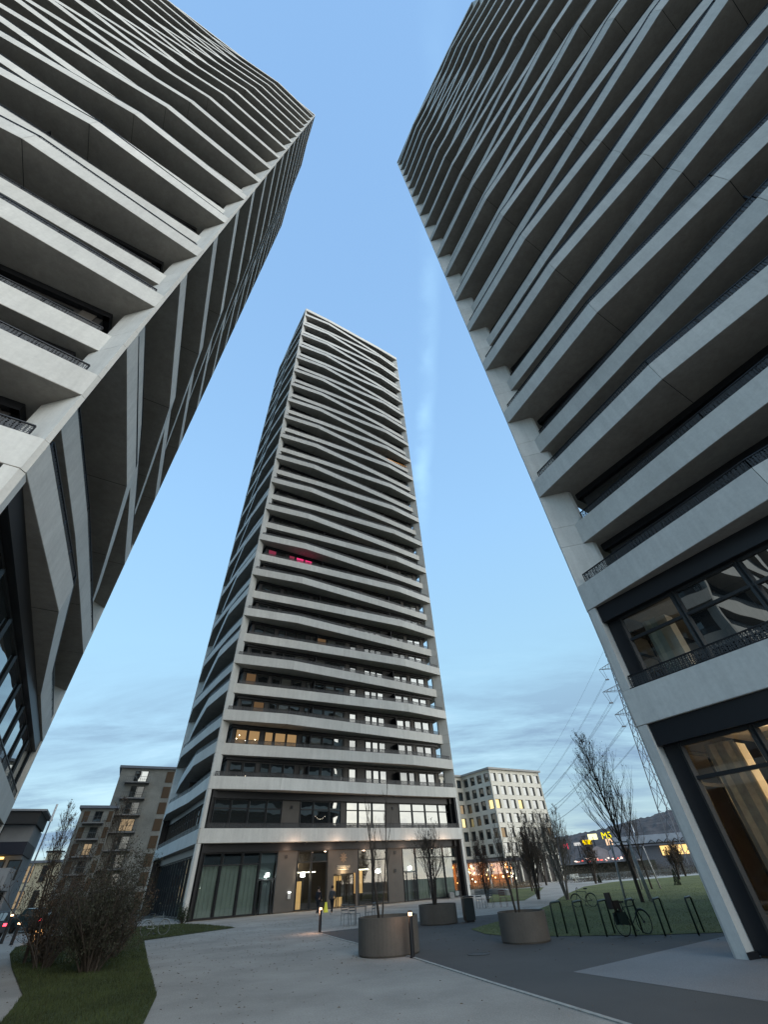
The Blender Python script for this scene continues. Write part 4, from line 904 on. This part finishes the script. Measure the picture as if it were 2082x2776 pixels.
# ------------------------------------------------------------------ office building and cafe
OFW = mat('pale_office_render', (0.60, 0.58, 0.51), 0.85, noise=(0.5, 0.06, 3)); LITW = emis('lit_office_window', (1.0, 0.80, 0.38), 0.75); LITW2 = emis('half_lit_office_window', (0.95, 0.70, 0.42), 0.22)
def office():
    P0 = Vector((19.6, 106.2, 0)); d = az(57); b = az(-33); t = thing('office_building', 'pale six-storey office block with rows of tall windows right of the middle tower', 'office', P0)
    L1, L2, H0, H1, pitch = 15.6, 9.6, 4.2, 19.0, 2.42
    rows = 6
    def facade(org, dr, ln, cols, m0, litp, dep=0.28):
        nrm = Vector((dr.y, -dr.x, 0)); rz = math.atan2(dr.y, dr.x)
        wcol = ln/cols; ww = wcol*0.66
        for k in range(cols+1):
            a0 = max(0.0, k*wcol-(wcol-ww)/2); a1 = min(ln, k*wcol+(wcol-ww)/2); c = org+dr*((a0+a1)/2)-nrm*(dep/2)
            MB().box((0, 0, 0), (a1-a0, dep, H1-H0), rz).build('wall_pier', OFW, t, loc=c+Vector((0, 0, (H0+H1)/2)))
        for r in range(rows+1):
            zb = H0+r*pitch-0.42+0.12; zt = zb+0.78 if r else H0+0.48
            zb = max(H0, zb)
            if r == rows: zb, zt = H0+rows*pitch-0.35, H1
            MB().box((0, 0, 0), (ln-0.02, dep-0.02, zt-zb), rz).build('spandrel', OFW, t, loc=org+dr*(ln/2)-nrm*(dep/2+0.004)+Vector((0, 0, (zb+zt)/2)))
        for r in range(rows):
            for k in range(cols):
                z0 = H0+r*pitch+0.46; z1 = H0+(r+1)*pitch-0.30; c = org+dr*((k+0.5)*wcol)-nrm*(dep-0.03)
                fr = MB(); fr.box((-ww/2+.05, 0, 0), (.1, .1, z1-z0)); fr.box((ww/2-.16, 0, 0), (.32, .1, z1-z0)); fr.box((0, 0, (z1-z0)/2-.04), (ww, .1, .08)); fr.box((0, 0, -(z1-z0)/2+.04), (ww, .1, .08))
                f = fr.build('window', FRAME, t, loc=c+Vector((0, 0, (z0+z1)/2))); f.rotation_euler = (0, 0, rz)
                q = random.random(); m = m0
                if r in (1, 2, 3) and q < litp: m = LITW if q < litp*0.5 else LITW2
                MB().box((-0.1, 0.02, 0), (ww-0.4, .03, z1-z0-.14)).build('pane', m, f)
    facade(P0, d, L1, 7, GLASS, 0.30)
    facade(P0+b*L2, -b, L2, 4, GLASSD, 0.10)
    P2 = P0+b*L2; facade(P2-d*6, d, 6.0, 3, GLASSD, 0.16); facade(P2-d*16, d, 10.0, 5, GLASSD, 0.3)
    body = [P0-P0+(-az(57).cross(Vector((0, 0, 1))))*0 for _ in range(1)]
    O = Vector((0, 0, 0)); n1 = Vector((d.y, -d.x, 0))
    pts = [P0-n1*.32+d*.28, P0-n1*.32+d*(L1-.28), P0+d*(L1-.28)+b*16, P2-d*16+b*6.4, P2-d*16-n1*.32, P2-n1*.32+d*.28]
    MB().poly_prism([(p.x, p.y) for p in pts], 0.0, H1-0.3).build('core_wall', CLAD, t)
    MB().box((0, 0, 0), (0.3, 16, H1-H0), math.atan2(d.y, d.x)).build('side_wall', OFW, t, loc=P0+d*(L1-.12)+b*8+Vector((0, 0, (H0+H1)/2)))
    rp = [P0+n1*.45-d*.45, P0+n1*.45+d*(L1+.4), P0+d*(L1+.4)+b*16.4, P2-d*16.4+b*6.6, P2-d*16.4+n1*.45, P2+n1*.45-d*.45]
    MB().poly_prism([(p.x, p.y) for p in rp], H1, H1+0.35).build('roof', mat('office_roof_edge', (0.30, 0.30, 0.29), 0.7), t)
    for dx, dy, w, h in ((-9, 6, 2.6, 1.6), (-5.5, 6, 1.8, 1.0), (-3, 8, 1.4, .8)):
        p = P2+d*dx+b*(dy-4); MB().box((0, 0, 0), (w, w, h), R_(33)).build('roof_unit', mat('white_roof_unit', (0.75, 0.76, 0.78), 0.6), t, loc=p+Vector((0, 0, H1+.35+h/2)))
    for ch in list(t.children):                       # everything above was placed in world space
        ch.location = ch.location-P0
    # street-level cafe front
    for k in range(9):
        MB().box((0, 0, 0), (0.25, 0.3, 4.2), R_(33)).build('ground_pier', OFW, t, loc=d*(k*1.9)+Vector((0, 0, 2.1)))
    return t
office()
def cafe():
    o = Vector((9.0, 84.0, 0)); d = az(57); n1 = Vector((d.y, -d.x, 0)); b = -n1
    t = thing('cafe_pavilion', 'long dark flat canopy of a cafe glowing orange inside, before the office block', 'cafe', o)
    rz = R_(33)
    MB().box((0, 0, 0), (15.5, 6.0, 0.38), rz).build('canopy', mat('dark_canopy', (0.02, 0.02, 0.028), 0.6), t, loc=d*7.5+b*3+Vector((0, 0, 3.38)))
    for k in range(4):
        MB().lathe([(0.16, 0), (0.16, 3.18)], n=14).build('canopy_column', mat('pale_cafe_column', (0.42, 0.40, 0.37), 0.7), t, loc=d*(0.9+k*4.4)+b*0.5)
        MB().lathe([(0.30, 0), (0.30, 0.12)], n=14).build('column_base', WST, t, loc=d*(0.9+k*4.4)+b*0.5)
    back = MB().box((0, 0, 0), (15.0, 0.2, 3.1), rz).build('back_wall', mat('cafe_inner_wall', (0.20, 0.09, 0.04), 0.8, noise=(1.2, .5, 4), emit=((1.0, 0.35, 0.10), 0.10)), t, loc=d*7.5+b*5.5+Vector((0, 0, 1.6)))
    gl = MB()
    for k in range(10): gl.bar(d*(0.5+k*1.5)+b*3.0, d*(0.5+k*1.5)+b*3.0+Vector((0, 0, 3.15)), 0.08, 0.08)
    gl.bar(d*0.5+b*3+Vector((0, 0, 1.0)), d*14+b*3+Vector((0, 0, 1.0)), 0.05, 0.05); g = gl.build('glazing_frame', BLACK, t)
    MB().quad(d*0.5+b*3.0, d*14.2+b*3.0, d*14.2+b*3.0+Vector((0, 0, 3.1)), d*0.5+b*3.0+Vector((0, 0, 3.1))).build('pane', GLASST, g)
    random.seed(5); CB = [emis('cafe_bulb_a', (1.0, 0.55, 0.18), 7.0), emis('cafe_bulb_b', (1.0, 0.85, 0.55), 7.0), emis('cafe_bulb_c', (1.0, 0.35, 0.08), 4.0)]
    for k in range(44):
        r = random.uniform(0.05, 0.15); MB().lathe([(r*.2, -r), (r*.9, -r*.5), (r, 0), (r*.9, r*.5), (r*.2, r)], n=8).build('pendant_lamp', random.choice(CB), t, loc=d*random.uniform(0.6, 14)+b*random.uniform(3.4, 5.2)+Vector((0, 0, random.uniform(0.9, 2.9))))
    tbm = mat('cafe_table_wood', (0.10, 0.06, 0.04), 0.7)
    for k in range(5): 
        MB().lathe([(0.22, 0), (0.03, 0.03), (0.03, 0.7), (0.38, 0.71), (0.38, 0.74)], n=12).build('cafe_table', tbm, t, loc=d*(1.5+k*2.7)+b*1.8)
    for k in range(3): point('cafe_glow', o+d*(2+k*5)+b*4.2+Vector((0, 0, 2.4)), 90, (1.0, 0.5, 0.2), 0.3)
    for k in range(7): MB().lathe([(0.07, 0), (0.07, 0.7)], n=8).build('forecourt_post', BLACK, t, loc=d*(-1+k*2.2)-b*2.0)
cafe()
# ------------------------------------------------------------------ houses at the left
GLASSX = glass_mat('dull_house_glass', (0.03, 0.032, 0.03), 0.02, False, ior=1.45)
RUB = mat('weathered_render', (0.225, 0.22, 0.195), 0.9, noise=(0.35, 0.2, 5), noise2=(6, 0.12, 4)); SHUT = mat('wooden_shutter', (0.085, 0.052, 0.028), 0.8); ROOFE = mat('flat_roof_edge', (0.16, 0.17, 0.19), 0.6)
def block(label, org, head, w, dep, h, storeys, bays, seed, lits=()):
    """flat-roofed house; org = left front corner, head = azimuth of the front wall (left to right)"""
    random.seed(seed); d = az(head); n1 = Vector((d.y, -d.x, 0)); rz = zrot(head); t = thing('apartment_house', label, 'apartment house', org)
    pts = [Vector((0, 0, 0)), d*w, d*w-n1*dep, -n1*dep]
    MB().poly_prism([(p.x, p.y) for p in pts], 0, h).build('wall', RUB, t)
    pr = [n1*.5-d*.5, n1*.5+d*(w+.5), d*(w+.5)-n1*(dep+.5), -d*.5-n1*(dep+.5)]
    MB().poly_prism([(p.x, p.y) for p in pr], h, h+0.45).build('roof', ROOFE, t)
    sh = h/storeys; k = 0
    for s_ in range(storeys):
        for a, ww, kind in bays:
            z0 = s_*sh+0.35 if kind != 'w' else s_*sh+0.9; z1 = s_*sh+sh-0.45; c = d*a+n1*0.03+Vector((0, 0, (z0+z1)/2))
            if kind == 's':
                MB().box((0, 0, 0), (ww, 0.10, z1-z0), rz).build('shutter', SHUT, t, loc=c); continue
            fr = MB(); fr.box((-ww/2+.05, 0, 0), (.1, .12, z1-z0)); fr.box((ww/2-.05, 0, 0), (.1, .12, z1-z0)); fr.box((0, 0, 0), (.08, .12, z1-z0)); fr.box((0, 0, (z1-z0)/2-.04), (ww, .12, .08)); fr.box((0, 0, -(z1-z0)/2+.04), (ww, .12, .08))
            f = fr.build('window', FRAME, t, loc=c); f.rotation_euler = (0, 0, rz)
            m = LITW2 if (s_, a) in lits else (GLASS if s_ == storeys-1 and kind == 'b' else GLASSX)
            MB().box((0, 0.0, 0), (ww-.12, .04, z1-z0-.1)).build('pane', m, f)
            if kind == 'b':
                bz = s_*sh+0.12; b = MB().box((0, 0, 0), (ww+2.2, 1.5, 0.22), rz).build('balcony', mat('balcony_concrete', (0.20, 0.19, 0.18), 0.9), t, loc=d*(a-0.4)+n1*0.75+Vector((0, 0, bz)))
                rl = MB()
                for q in (-1, 1): rl.bar((q*(ww+2.1)/2, -0.65, .1), (q*(ww+2.1)/2, 0.7, .1), .04, .9)
                for q in range(13): rl.bar(((q/12-.5)*(ww+2.1), -.7, .1), ((q/12-.5)*(ww+2.1), -.7, 1.0), .03)
                rl.bar((-(ww+2.1)/2, -.7, 1.0), ((ww+2.1)/2, -.7, 1.0), .05); r = rl.build('balcony_railing', mat('railing_iron', (0.08, 0.08, 0.08), 0.6), b); r.rotation_euler = (0, 0, rz)
    return t
D1 = 118.0
pA = az(-31.06)*D1
hi = block('taller weathered apartment house with projecting balconies beside the middle tower', pA, 62, 22, 14, 22.7, 8, [(4.2, 2.6, 'b'), (10.0, 1.5, 's'), (14, 2.4, 'w'), (18, 1.5, 's')], 3, ((4, 4.2),))
pB = az(-33.35)*(D1-2)
block('lower weathered apartment house left of the taller one, behind the shrubs', pB, 62, 5.9, 12, 15.2, 6, [(1.1, 1.0, 's'), (3.2, 1.4, 'b'), (5.3, 0.8, 's')], 4, ((3, 3.2),))
pC = az(-36.2)*150
tn = block('low cream house far off between the shrubs and the left block', pC, 62, 12, 10, 8.6, 2, [(1.5, 1.5, 'w'), (4.5, 1.2, 'w'), (8.5, 1.5, 'w')], 6, ((0, 1.5), (1, 1.5), (1, 8.5)))
for ch in tn.children:
    if ch.name.startswith('wall'): ch.data.materials[0] = mat('cream_render', (0.55, 0.47, 0.32), 0.85)
MB().box((3.6, 4, 9.7), (2.2, 2.2, 1.6)).build('chimney', mat('cream_render', (0.55, 0.47, 0.32), 0.85), tn)
MB().box((3.6, 4, 10.7), (3.0, 2.6, 0.3)).build('chimney_cap', BLACK, tn)
def left_block():
    WR = mat('white_render', (0.34, 0.35, 0.36), 0.8, noise=(0.8, .08, 3)); o = az(-38.9)*58.0; d = az(60); n1 = Vector((d.y, -d.x, 0)); b = -n1
    t = thing('white_block', 'low white block with two dark box bays at the far left edge', 'building', o)
    rz = R_(30)
    def bx(name, a, w, dp, dep, z0, z1, m): return MB().box((0, 0, 0), (w, dep, z1-z0), rz).build(name, m, t, loc=d*(a+w/2)+b*(dp+dep/2)+Vector((0, 0, (z0+z1)/2)))
    bx('wall', -12, 14.2, 1.2, 8, 0, 7.2, WR)
    bx('box_bay', -3.6, 6.0, 0, 7.5, 7.2, 8.15, mat('dark_box_bay', (0.04, 0.04, 0.04), 0.7)); bx('roof', -3.8, 6.6, -0.2, 8, 8.15, 8.3, WR)
    bx('box_bay', -0.9, 3.2, 0, 7.0, 5.0, 5.9, mat('blue_black_box_bay', (0.012, 0.016, 0.03), 0.5))
    bx('bay_lamp', -0.4, 1.4, 0.1, 0.2, 4.72, 4.86, emis('amber_lamp_light', (1.0, 0.6, 0.15), 2.2))
    for k in range(4):
        f = bx('window', -2.4+k*1.25, 1.0, 1.1, 0.2, 5.95 if k < 2 else 3.3, 7.1 if k < 2 else 4.7, FRAME); bx('pane', -2.3+k*1.25, 0.8, 1.05, 0.1, 6.05 if k < 2 else 3.4, 7.0 if k < 2 else 4.6, GLASSD)
    bx('canopy', -9, 11.2, -2.8, 4.0, 2.6, 4.0, WR)
    cl = MB()
    for k in range(40): cl.box((-5.6+k*0.28, -2.82, 0), (0.04, 0.04, 1.1), 0)
    c_ = cl.build('canopy_rib', mat('rib_metal', (0.22, 0.22, 0.22), 0.7), t, loc=d*(-3.4)+Vector((0, 0, 2.95))); c_.rotation_euler = (0, 0, rz)
    for k in range(4): bx('post', -8+k*3.2, 0.18, -2.4, 0.18, 0, 2.6, BLACK)
    bx('shopfront', -9, 11, 1.0, 0.15, 0.2, 2.5, GLASSD)
left_block()
pl = thing('flagpole', 'thin white pole leaning across the sky at the far left', 'pole', az(-35.55)*46); MB().tube([(0, 0, 0), (0, 0, 7.3)], [0.07, 0.04], 8).build('mast', mat('grey_pole', (0.16, 0.17, 0.19), 0.5), pl, smooth=True); MB().tube([(0, 0, 6.2), (0, 0, 7.3)], [0.075, 0.07], 8).build('white_tip', mat('white_paint', (0.8, 0.8, 0.8), 0.5), pl)
def car(label, x, y, rz, m):
    t = thing('parked_car', label, 'car', (x, y, 0), rz, 'cars on the left road')
    pr = [(-2.1, .35), (-2.1, .78), (-1.95, .9), (-1.5, 1.35), (0.3, 1.42), (1.0, .95), (1.9, .82), (2.1, .6), (2.1, .35)]
    mb = MB(); n = len(pr); mb.v = [(a, -.85, b) for a, b in pr]+[(a, .85, b) for a, b in pr]; mb.f = [tuple(range(n)), tuple(range(2*n-1, n-1, -1))]+[(i, n+i, n+(i+1) % n, (i+1) % n) for i in range(n)]
    mb.build('body', m, t)
    for s_ in (-1, 1):
        for wx in (-1.3, 1.3): w = MB(); w.tube([(wx, s_*.72, .32), (wx, s_*.9, .32)], .32, 16); w.build('wheel', TY, t)
        MB().box((-2.11, s_*.62, .72), (.05, .28, .14)).build('tail_lamp', emis('tail_lamp_light', (1.0, 0.05, 0.08), 3.0), t)
        MB().quad((-1.4, s_*.856, .95), (.25, s_*.856, .95), (.1, s_*.856, 1.32), (-1.3, s_*.856, 1.28)).build('side_window', GLASSD, t)
    MB().quad((-1.96, -.7, .93), (-1.96, .7, .93), (-1.56, .7, 1.31), (-1.56, -.7, 1.31)).build('rear_window', GLASSD, t)
car('dark car showing one red tail lamp at the far left edge', -29.5, 38.5, R_(150), mat('car_paint_grey', (0.05, 0.055, 0.06), 0.3)); car('teal-dark car with red tail lamps behind the left bollards', -30.5, 45.5, R_(150), mat('car_paint_teal', (0.02, 0.05, 0.055), 0.3))
# ------------------------------------------------------------------ distance: hill, hall, signs, pylon
def hill():
    import mathutils
    mb = MB(); A0, A1, NA, NR = -2.0, 48.0, 420, 26
    for j in range(NR+1):
        rr = 520+j*22
        for i in range(NA+1):
            a = A0+(A1-A0)*i/NA; base = 34+max(0, a-15)*1.40+1.5*math.sin(R_(a*14))
            prof = math.sin(min(1.0, j/18)*math.pi/2)
            x, y = math.sin(R_(a))*rr, math.cos(R_(a))*rr
            nz = mathutils.noise.noise(Vector((x*0.12, y*0.12, 0)))*2.6+mathutils.noise.noise(Vector((x*0.02, y*0.02, 3)))*2.2
            mb.v.append((x, y, -2+(base*prof+nz*prof)*(rr/900)*1.18))
    for j in range(NR):
        for i in range(NA): k = j*(NA+1)+i; mb.f.append((k, k+1, k+NA+2, k+NA+1))
    o = mb.build('hill', mat('winter_forest', (0.050, 0.042, 0.042), 0.95, noise=(0.05, 0.5, 6), noise2=(0.35, 0.4, 3))); o['kind'] = 'structure'
hill()
def hall():
    o = az(22.5)*255; d = az(110); t = thing('exhibition_hall', 'low grey hall with a lit yellow front window below the hill', 'hall', o)
    rz = zrot(110)
    MB().box((0, 0, 0), (34, 14, 7.4), rz).build('wall', mat('hall_wall', (0.10, 0.11, 0.13), 0.8), t, loc=d*14+Vector((0, 0, 3.7)))
    MB().box((0, 0, 0), (40, 18, 2.6), rz).build('roof', mat('hall_roof', (0.26, 0.29, 0.33), 0.6, noise=(.4, .1, 2)), t, loc=d*15+Vector((0, 0, 9.6)))
    tr = MB()
    for k in range(8): tr.bar(d*(8+k*3)+az(200)*9.6+Vector((0, 0, 8.0)), d*(9.5+k*3)+az(200)*9.6+Vector((0, 0, 9.2)), .25); tr.bar(d*(9.5+k*3)+az(200)*9.6+Vector((0, 0, 9.2)), d*(11+k*3)+az(200)*9.6+Vector((0, 0, 8.0)), .25)
    tr.bar(d*7+az(200)*9.6+Vector((0, 0, 8)), d*33+az(200)*9.6+Vector((0, 0, 8)), .4); tr.build('roof_truss', BLACK, t)
    LW = mat('lit_hall_front', (0.5, 0.35, 0.15), 0.8, noise=(.5, .5, 4), emit=((1.0, 0.62, 0.22), 0.75))
    for k in range(5): MB().box((0, 0, 0), (2.6, .3, 3.0), rz).build('lit_window', LW, t, loc=d*(13.4+k*2.75)+az(200)*7.3+Vector((0, 0, 5.6)))
    MB().tube([(0, 0, 0), (0.6, 0, 17)], [.3, .2], 8).build('white_mast', mat('white_paint', (0.8, 0.8, 0.8), 0.5), t, loc=d*4.5)
hall()
def signs():
    def post_sign(label, a, D, zc, w, h, m, pole=True):
        o = az(a)*D; t = thing('lit_sign', label, 'illuminated sign', o); rz = zrot(a+90)
        MB().box((0, 0, zc), (w, 0.5, h), rz).build('board', m, t)
        MB().box((0, 0, zc/2), (0.5, 0.5, zc), rz).build('post', BLACK, t); return t
    post_sign('wide yellow illuminated sign below the hill', 18.95, 300, 11.9, 4.6, 1.9, emis('yellow_sign_light', (1.0, 0.66, 0.0), 0.8))
    post_sign('cream illuminated sign above the wide yellow one', 19.62, 300, 13.9, 4.6, 2.4, emis('cream_sign_light', (1.0, 0.95, 0.50), 0.95))
    post_sign('small grey-white sign left of the yellow signs', 17.95, 300, 11.4, 3.4, 1.3, emis('grey_sign_light', (0.7, 0.7, 0.68), 0.55))
    p = post_sign('pale lit kiosk front under the yellow letters', 21.1, 300, 11.3, 4.0, 2.6, emis('kiosk_sign_light', (1.0, 0.66, 0.42), 0.7))
    tt = thing('lettered_sign', 'bright yellow lettering on the skyline below the hill', 'illuminated sign', az(20.95)*298); text('M5', 4.0, emis('yellow_letter_light', (1.0, 0.85, 0.0), 0.85), tt, (0, 0, 12.6), (R_(90), 0, -R_(21)), ext=.15)
    MB().box((0, 0.3, 6.3), (.4, .4, 12.6)).build('post', BLACK, tt)
    tr = thing('lettered_sign', 'red lit letter sign left of the others', 'illuminated sign', az(16.8)*298); text('M', 3.4, emis('red_letter_light', (1.0, 0.04, 0.10), 1.2), tr, (0, 0, 9.6), (R_(90), 0, -R_(17)), ext=.15)
    MB().box((0, 0.3, 4.8), (.4, .4, 9.6)).build('post', BLACK, tr)
    random.seed(8); g = MB(); g2 = MB(); g3 = MB()
    for k in range(46):
        a = 17.2+random.random()*5.0; D = 240+random.random()*50; p = az(a)*D+Vector((0, 0, random.uniform(3.6, 4.9))); (g, g2, g3)[random.choice((0, 0, 1, 2))].box(p, (random.uniform(.3, 1.1), .3, random.uniform(.2, .45)), 0)
    for m_, nm, c in ((g, 'white', (1, .85, .75)), (g2, 'red', (1, .15, .12)), (g3, 'pink', (1, .5, .42))):
        tag(m_.build('traffic_light_glow', emis(nm+'_traffic_light', c, 0.9)), 'distant row of %s vehicle lights on the road under the signs' % nm, 'vehicle lights', kind='stuff')
    rb = MB().bar(tuple(az(16.2)*246+Vector((0, 0, 3.2))), tuple(az(23.2)*238+Vector((0, 0, 3.2))), 6, 0.5).build('road_bridge', mat('road_bridge_concrete', (.16, .16, .17), .9)); rb['kind'] = 'structure'
    em_ = MB(); A = az(14.5)*248; B = az(24.5)*240
    em_.poly_prism([(A.x, A.y), (B.x, B.y), (B.x*1.06, B.y*1.06), (A.x*1.06, A.y*1.06)], -1, 2.95); o = em_.build('embankment', mat('scrub_embankment', (.05, .05, .038), .95, noise=(.15, .4, 4))); o['kind'] = 'structure'
    # low sheds under the signs
    for a, w, h, c, lb in ((19.7, 9, 9.6, (.30, .26, .26), 'pale gabled shed under the yellow signs'), (18.2, 10, 6.2, (.09, .10, .12), 'dark shed left of the pale gabled one'), (21.4, 7, 9.0, (.24, .24, .27), 'grey shed under the bright yellow lettering')):
        t = thing('trade_shed', lb, 'shed', az(a)*285); q = MB(); rz = zrot(a+90); m_ = mat('shed_wall_%d' % int(a*10), c, .8, noise=(.3, .2, 3))
        q.box((0, 0, h*.4), (w, 8, h*.8), rz).build('wall', m_, t); r = MB(); dd = az(a+90)*w/2; e = az(a)*4
        r.v = [tuple(-dd-e+Vector((0, 0, h*.8))), tuple(dd-e+Vector((0, 0, h*.8))), tuple(dd+e+Vector((0, 0, h*.8))), tuple(-dd+e+Vector((0, 0, h*.8))), tuple(-e+Vector((0, 0, h))), tuple(e+Vector((0, 0, h)))]
        r.f = [(0, 1, 4), (1, 2, 5, 4), (2, 3, 5), (3, 0, 4, 5), (3, 2, 1, 0)]; r.build('roof', m_, t)
signs()
def pylon(label, pos, rz, H, grp):
    t = thing('power_pylon', label, 'pylon', pos, rz, grp); M_ = mat('galvanised_steel', (0.10, 0.11, 0.13), 0.5)
    def hw(z): return 0.45+max(0, (H-6-z))*0.062
    leg = MB(); zs = [0]; 
    while zs[-1] < H-1: zs.append(min(H-1, zs[-1]+max(1.5, 2.0*hw(zs[-1])*0.95)))
    for sx in (-1, 1):
        for sy in (-1, 1):
            m = MB(); m.bar((sx*hw(0), sy*hw(0), 0), (sx*hw(H-6), sy*hw(H-6), H-6), .16); m.bar((sx*hw(H-6), sy*hw(H-6), H-6), (0, 0, H), .12); m.build('leg', M_, t)
    for z0, z1 in zip(zs, zs[1:]):
        a, b = hw(z0), hw(z1)
        for s_ in (-1, 1):
            leg.bar((-a, s_*a, z0), (b, s_*b, z1), .08); leg.bar((a, s_*a, z0), (-b, s_*b, z1), .08); leg.bar((s_*a, -a, z0), (s_*b, b, z1), .08); leg.bar((s_*a, a, z0), (s_*b, -b, z1), .08)
    leg.build('lattice', M_, t)
    tips = []
    for z, w in ((42.2, 3.9), (36.3, 5.3), (30.6, 4.5)):
        z = z*H/48
        for s_ in (-1, 1):
            a = MB(); tip = Vector((s_*w, 0, z))
            for sy in (-1, 1):
                a.bar((s_*hw(z), sy*hw(z), z), tip, .10); a.bar((s_*hw(z), sy*hw(z), z+1.5), tip, .08)
                for q in range(1, 4): u = q/4; u2 = (q-.5)/4; a.bar(Vector((s_*hw(z), sy*hw(z), z)).lerp(tip, u), Vector((s_*hw(z), sy*hw(z), z+1.5)).lerp(tip, u2), .06)
            a.build('cross_arm', M_, t)
            i_ = MB(); lo = tip+Vector((s_*-0.9, 0, -2.7)); lo1 = lo
            i_.tube([tip, lo], .05, 6); i_.tube([tip+Vector((-s_*1.0, 0, 0)), lo+Vector((-s_*.4, 0, 0))], .05, 6); i_.box(lo+Vector((-s_*.2, 0, -.1)), (.9, .4, .25)); i_.build('insulator', M_, t)
            tips.append(lo)
    tips.append(Vector((0, 0, H))); return t, tips
py0 = az(27.85)*130; far = az(11.0)*420; hd = math.degrees(math.atan2((far-py0).x, (far-py0).y)); rzp = -R_(hd)
near, tips = pylon('tall lattice power pylon half hidden by the right tower', py0, rzp, 48, 'power pylons')
farp, _ = pylon('distant lattice pylon hidden behind the office block', far, rzp, 48, 'power pylons')
W_ = mat('wire', (0.06, 0.07, 0.08), 0.5); Rz = Matrix.Rotation(rzp, 3, 'Z')
for k, tp in enumerate(tips):
    a = py0+Rz @ tp; b = far+Rz @ tp
    for q in ((-0.2, 0.2) if k < 6 else (0,)):
        mb = MB(); pts = []
        for i in range(25):
            u = i/24; p = a.lerp(b, u); p.z -= 4*9.0*u*(1-u); pts.append(p+Vector((q, q, 0)))
        mb.tube(pts, [0.028+0.03*i/24 for i in range(25)], 4, cap=False)
        tag(mb.build('power_line', W_), ['outer', 'inner'][k % 2]+' power cable strung from the %s of the pylon' % (['top arm', 'top arm', 'middle arm', 'middle arm', 'lowest arm', 'lowest arm', 'tip'][k]+('' if q == 0 else ', left of its pair' if q < 0 else ', right of its pair')), 'power line', 'power cables')
print('objects', len(bpy.data.objects))
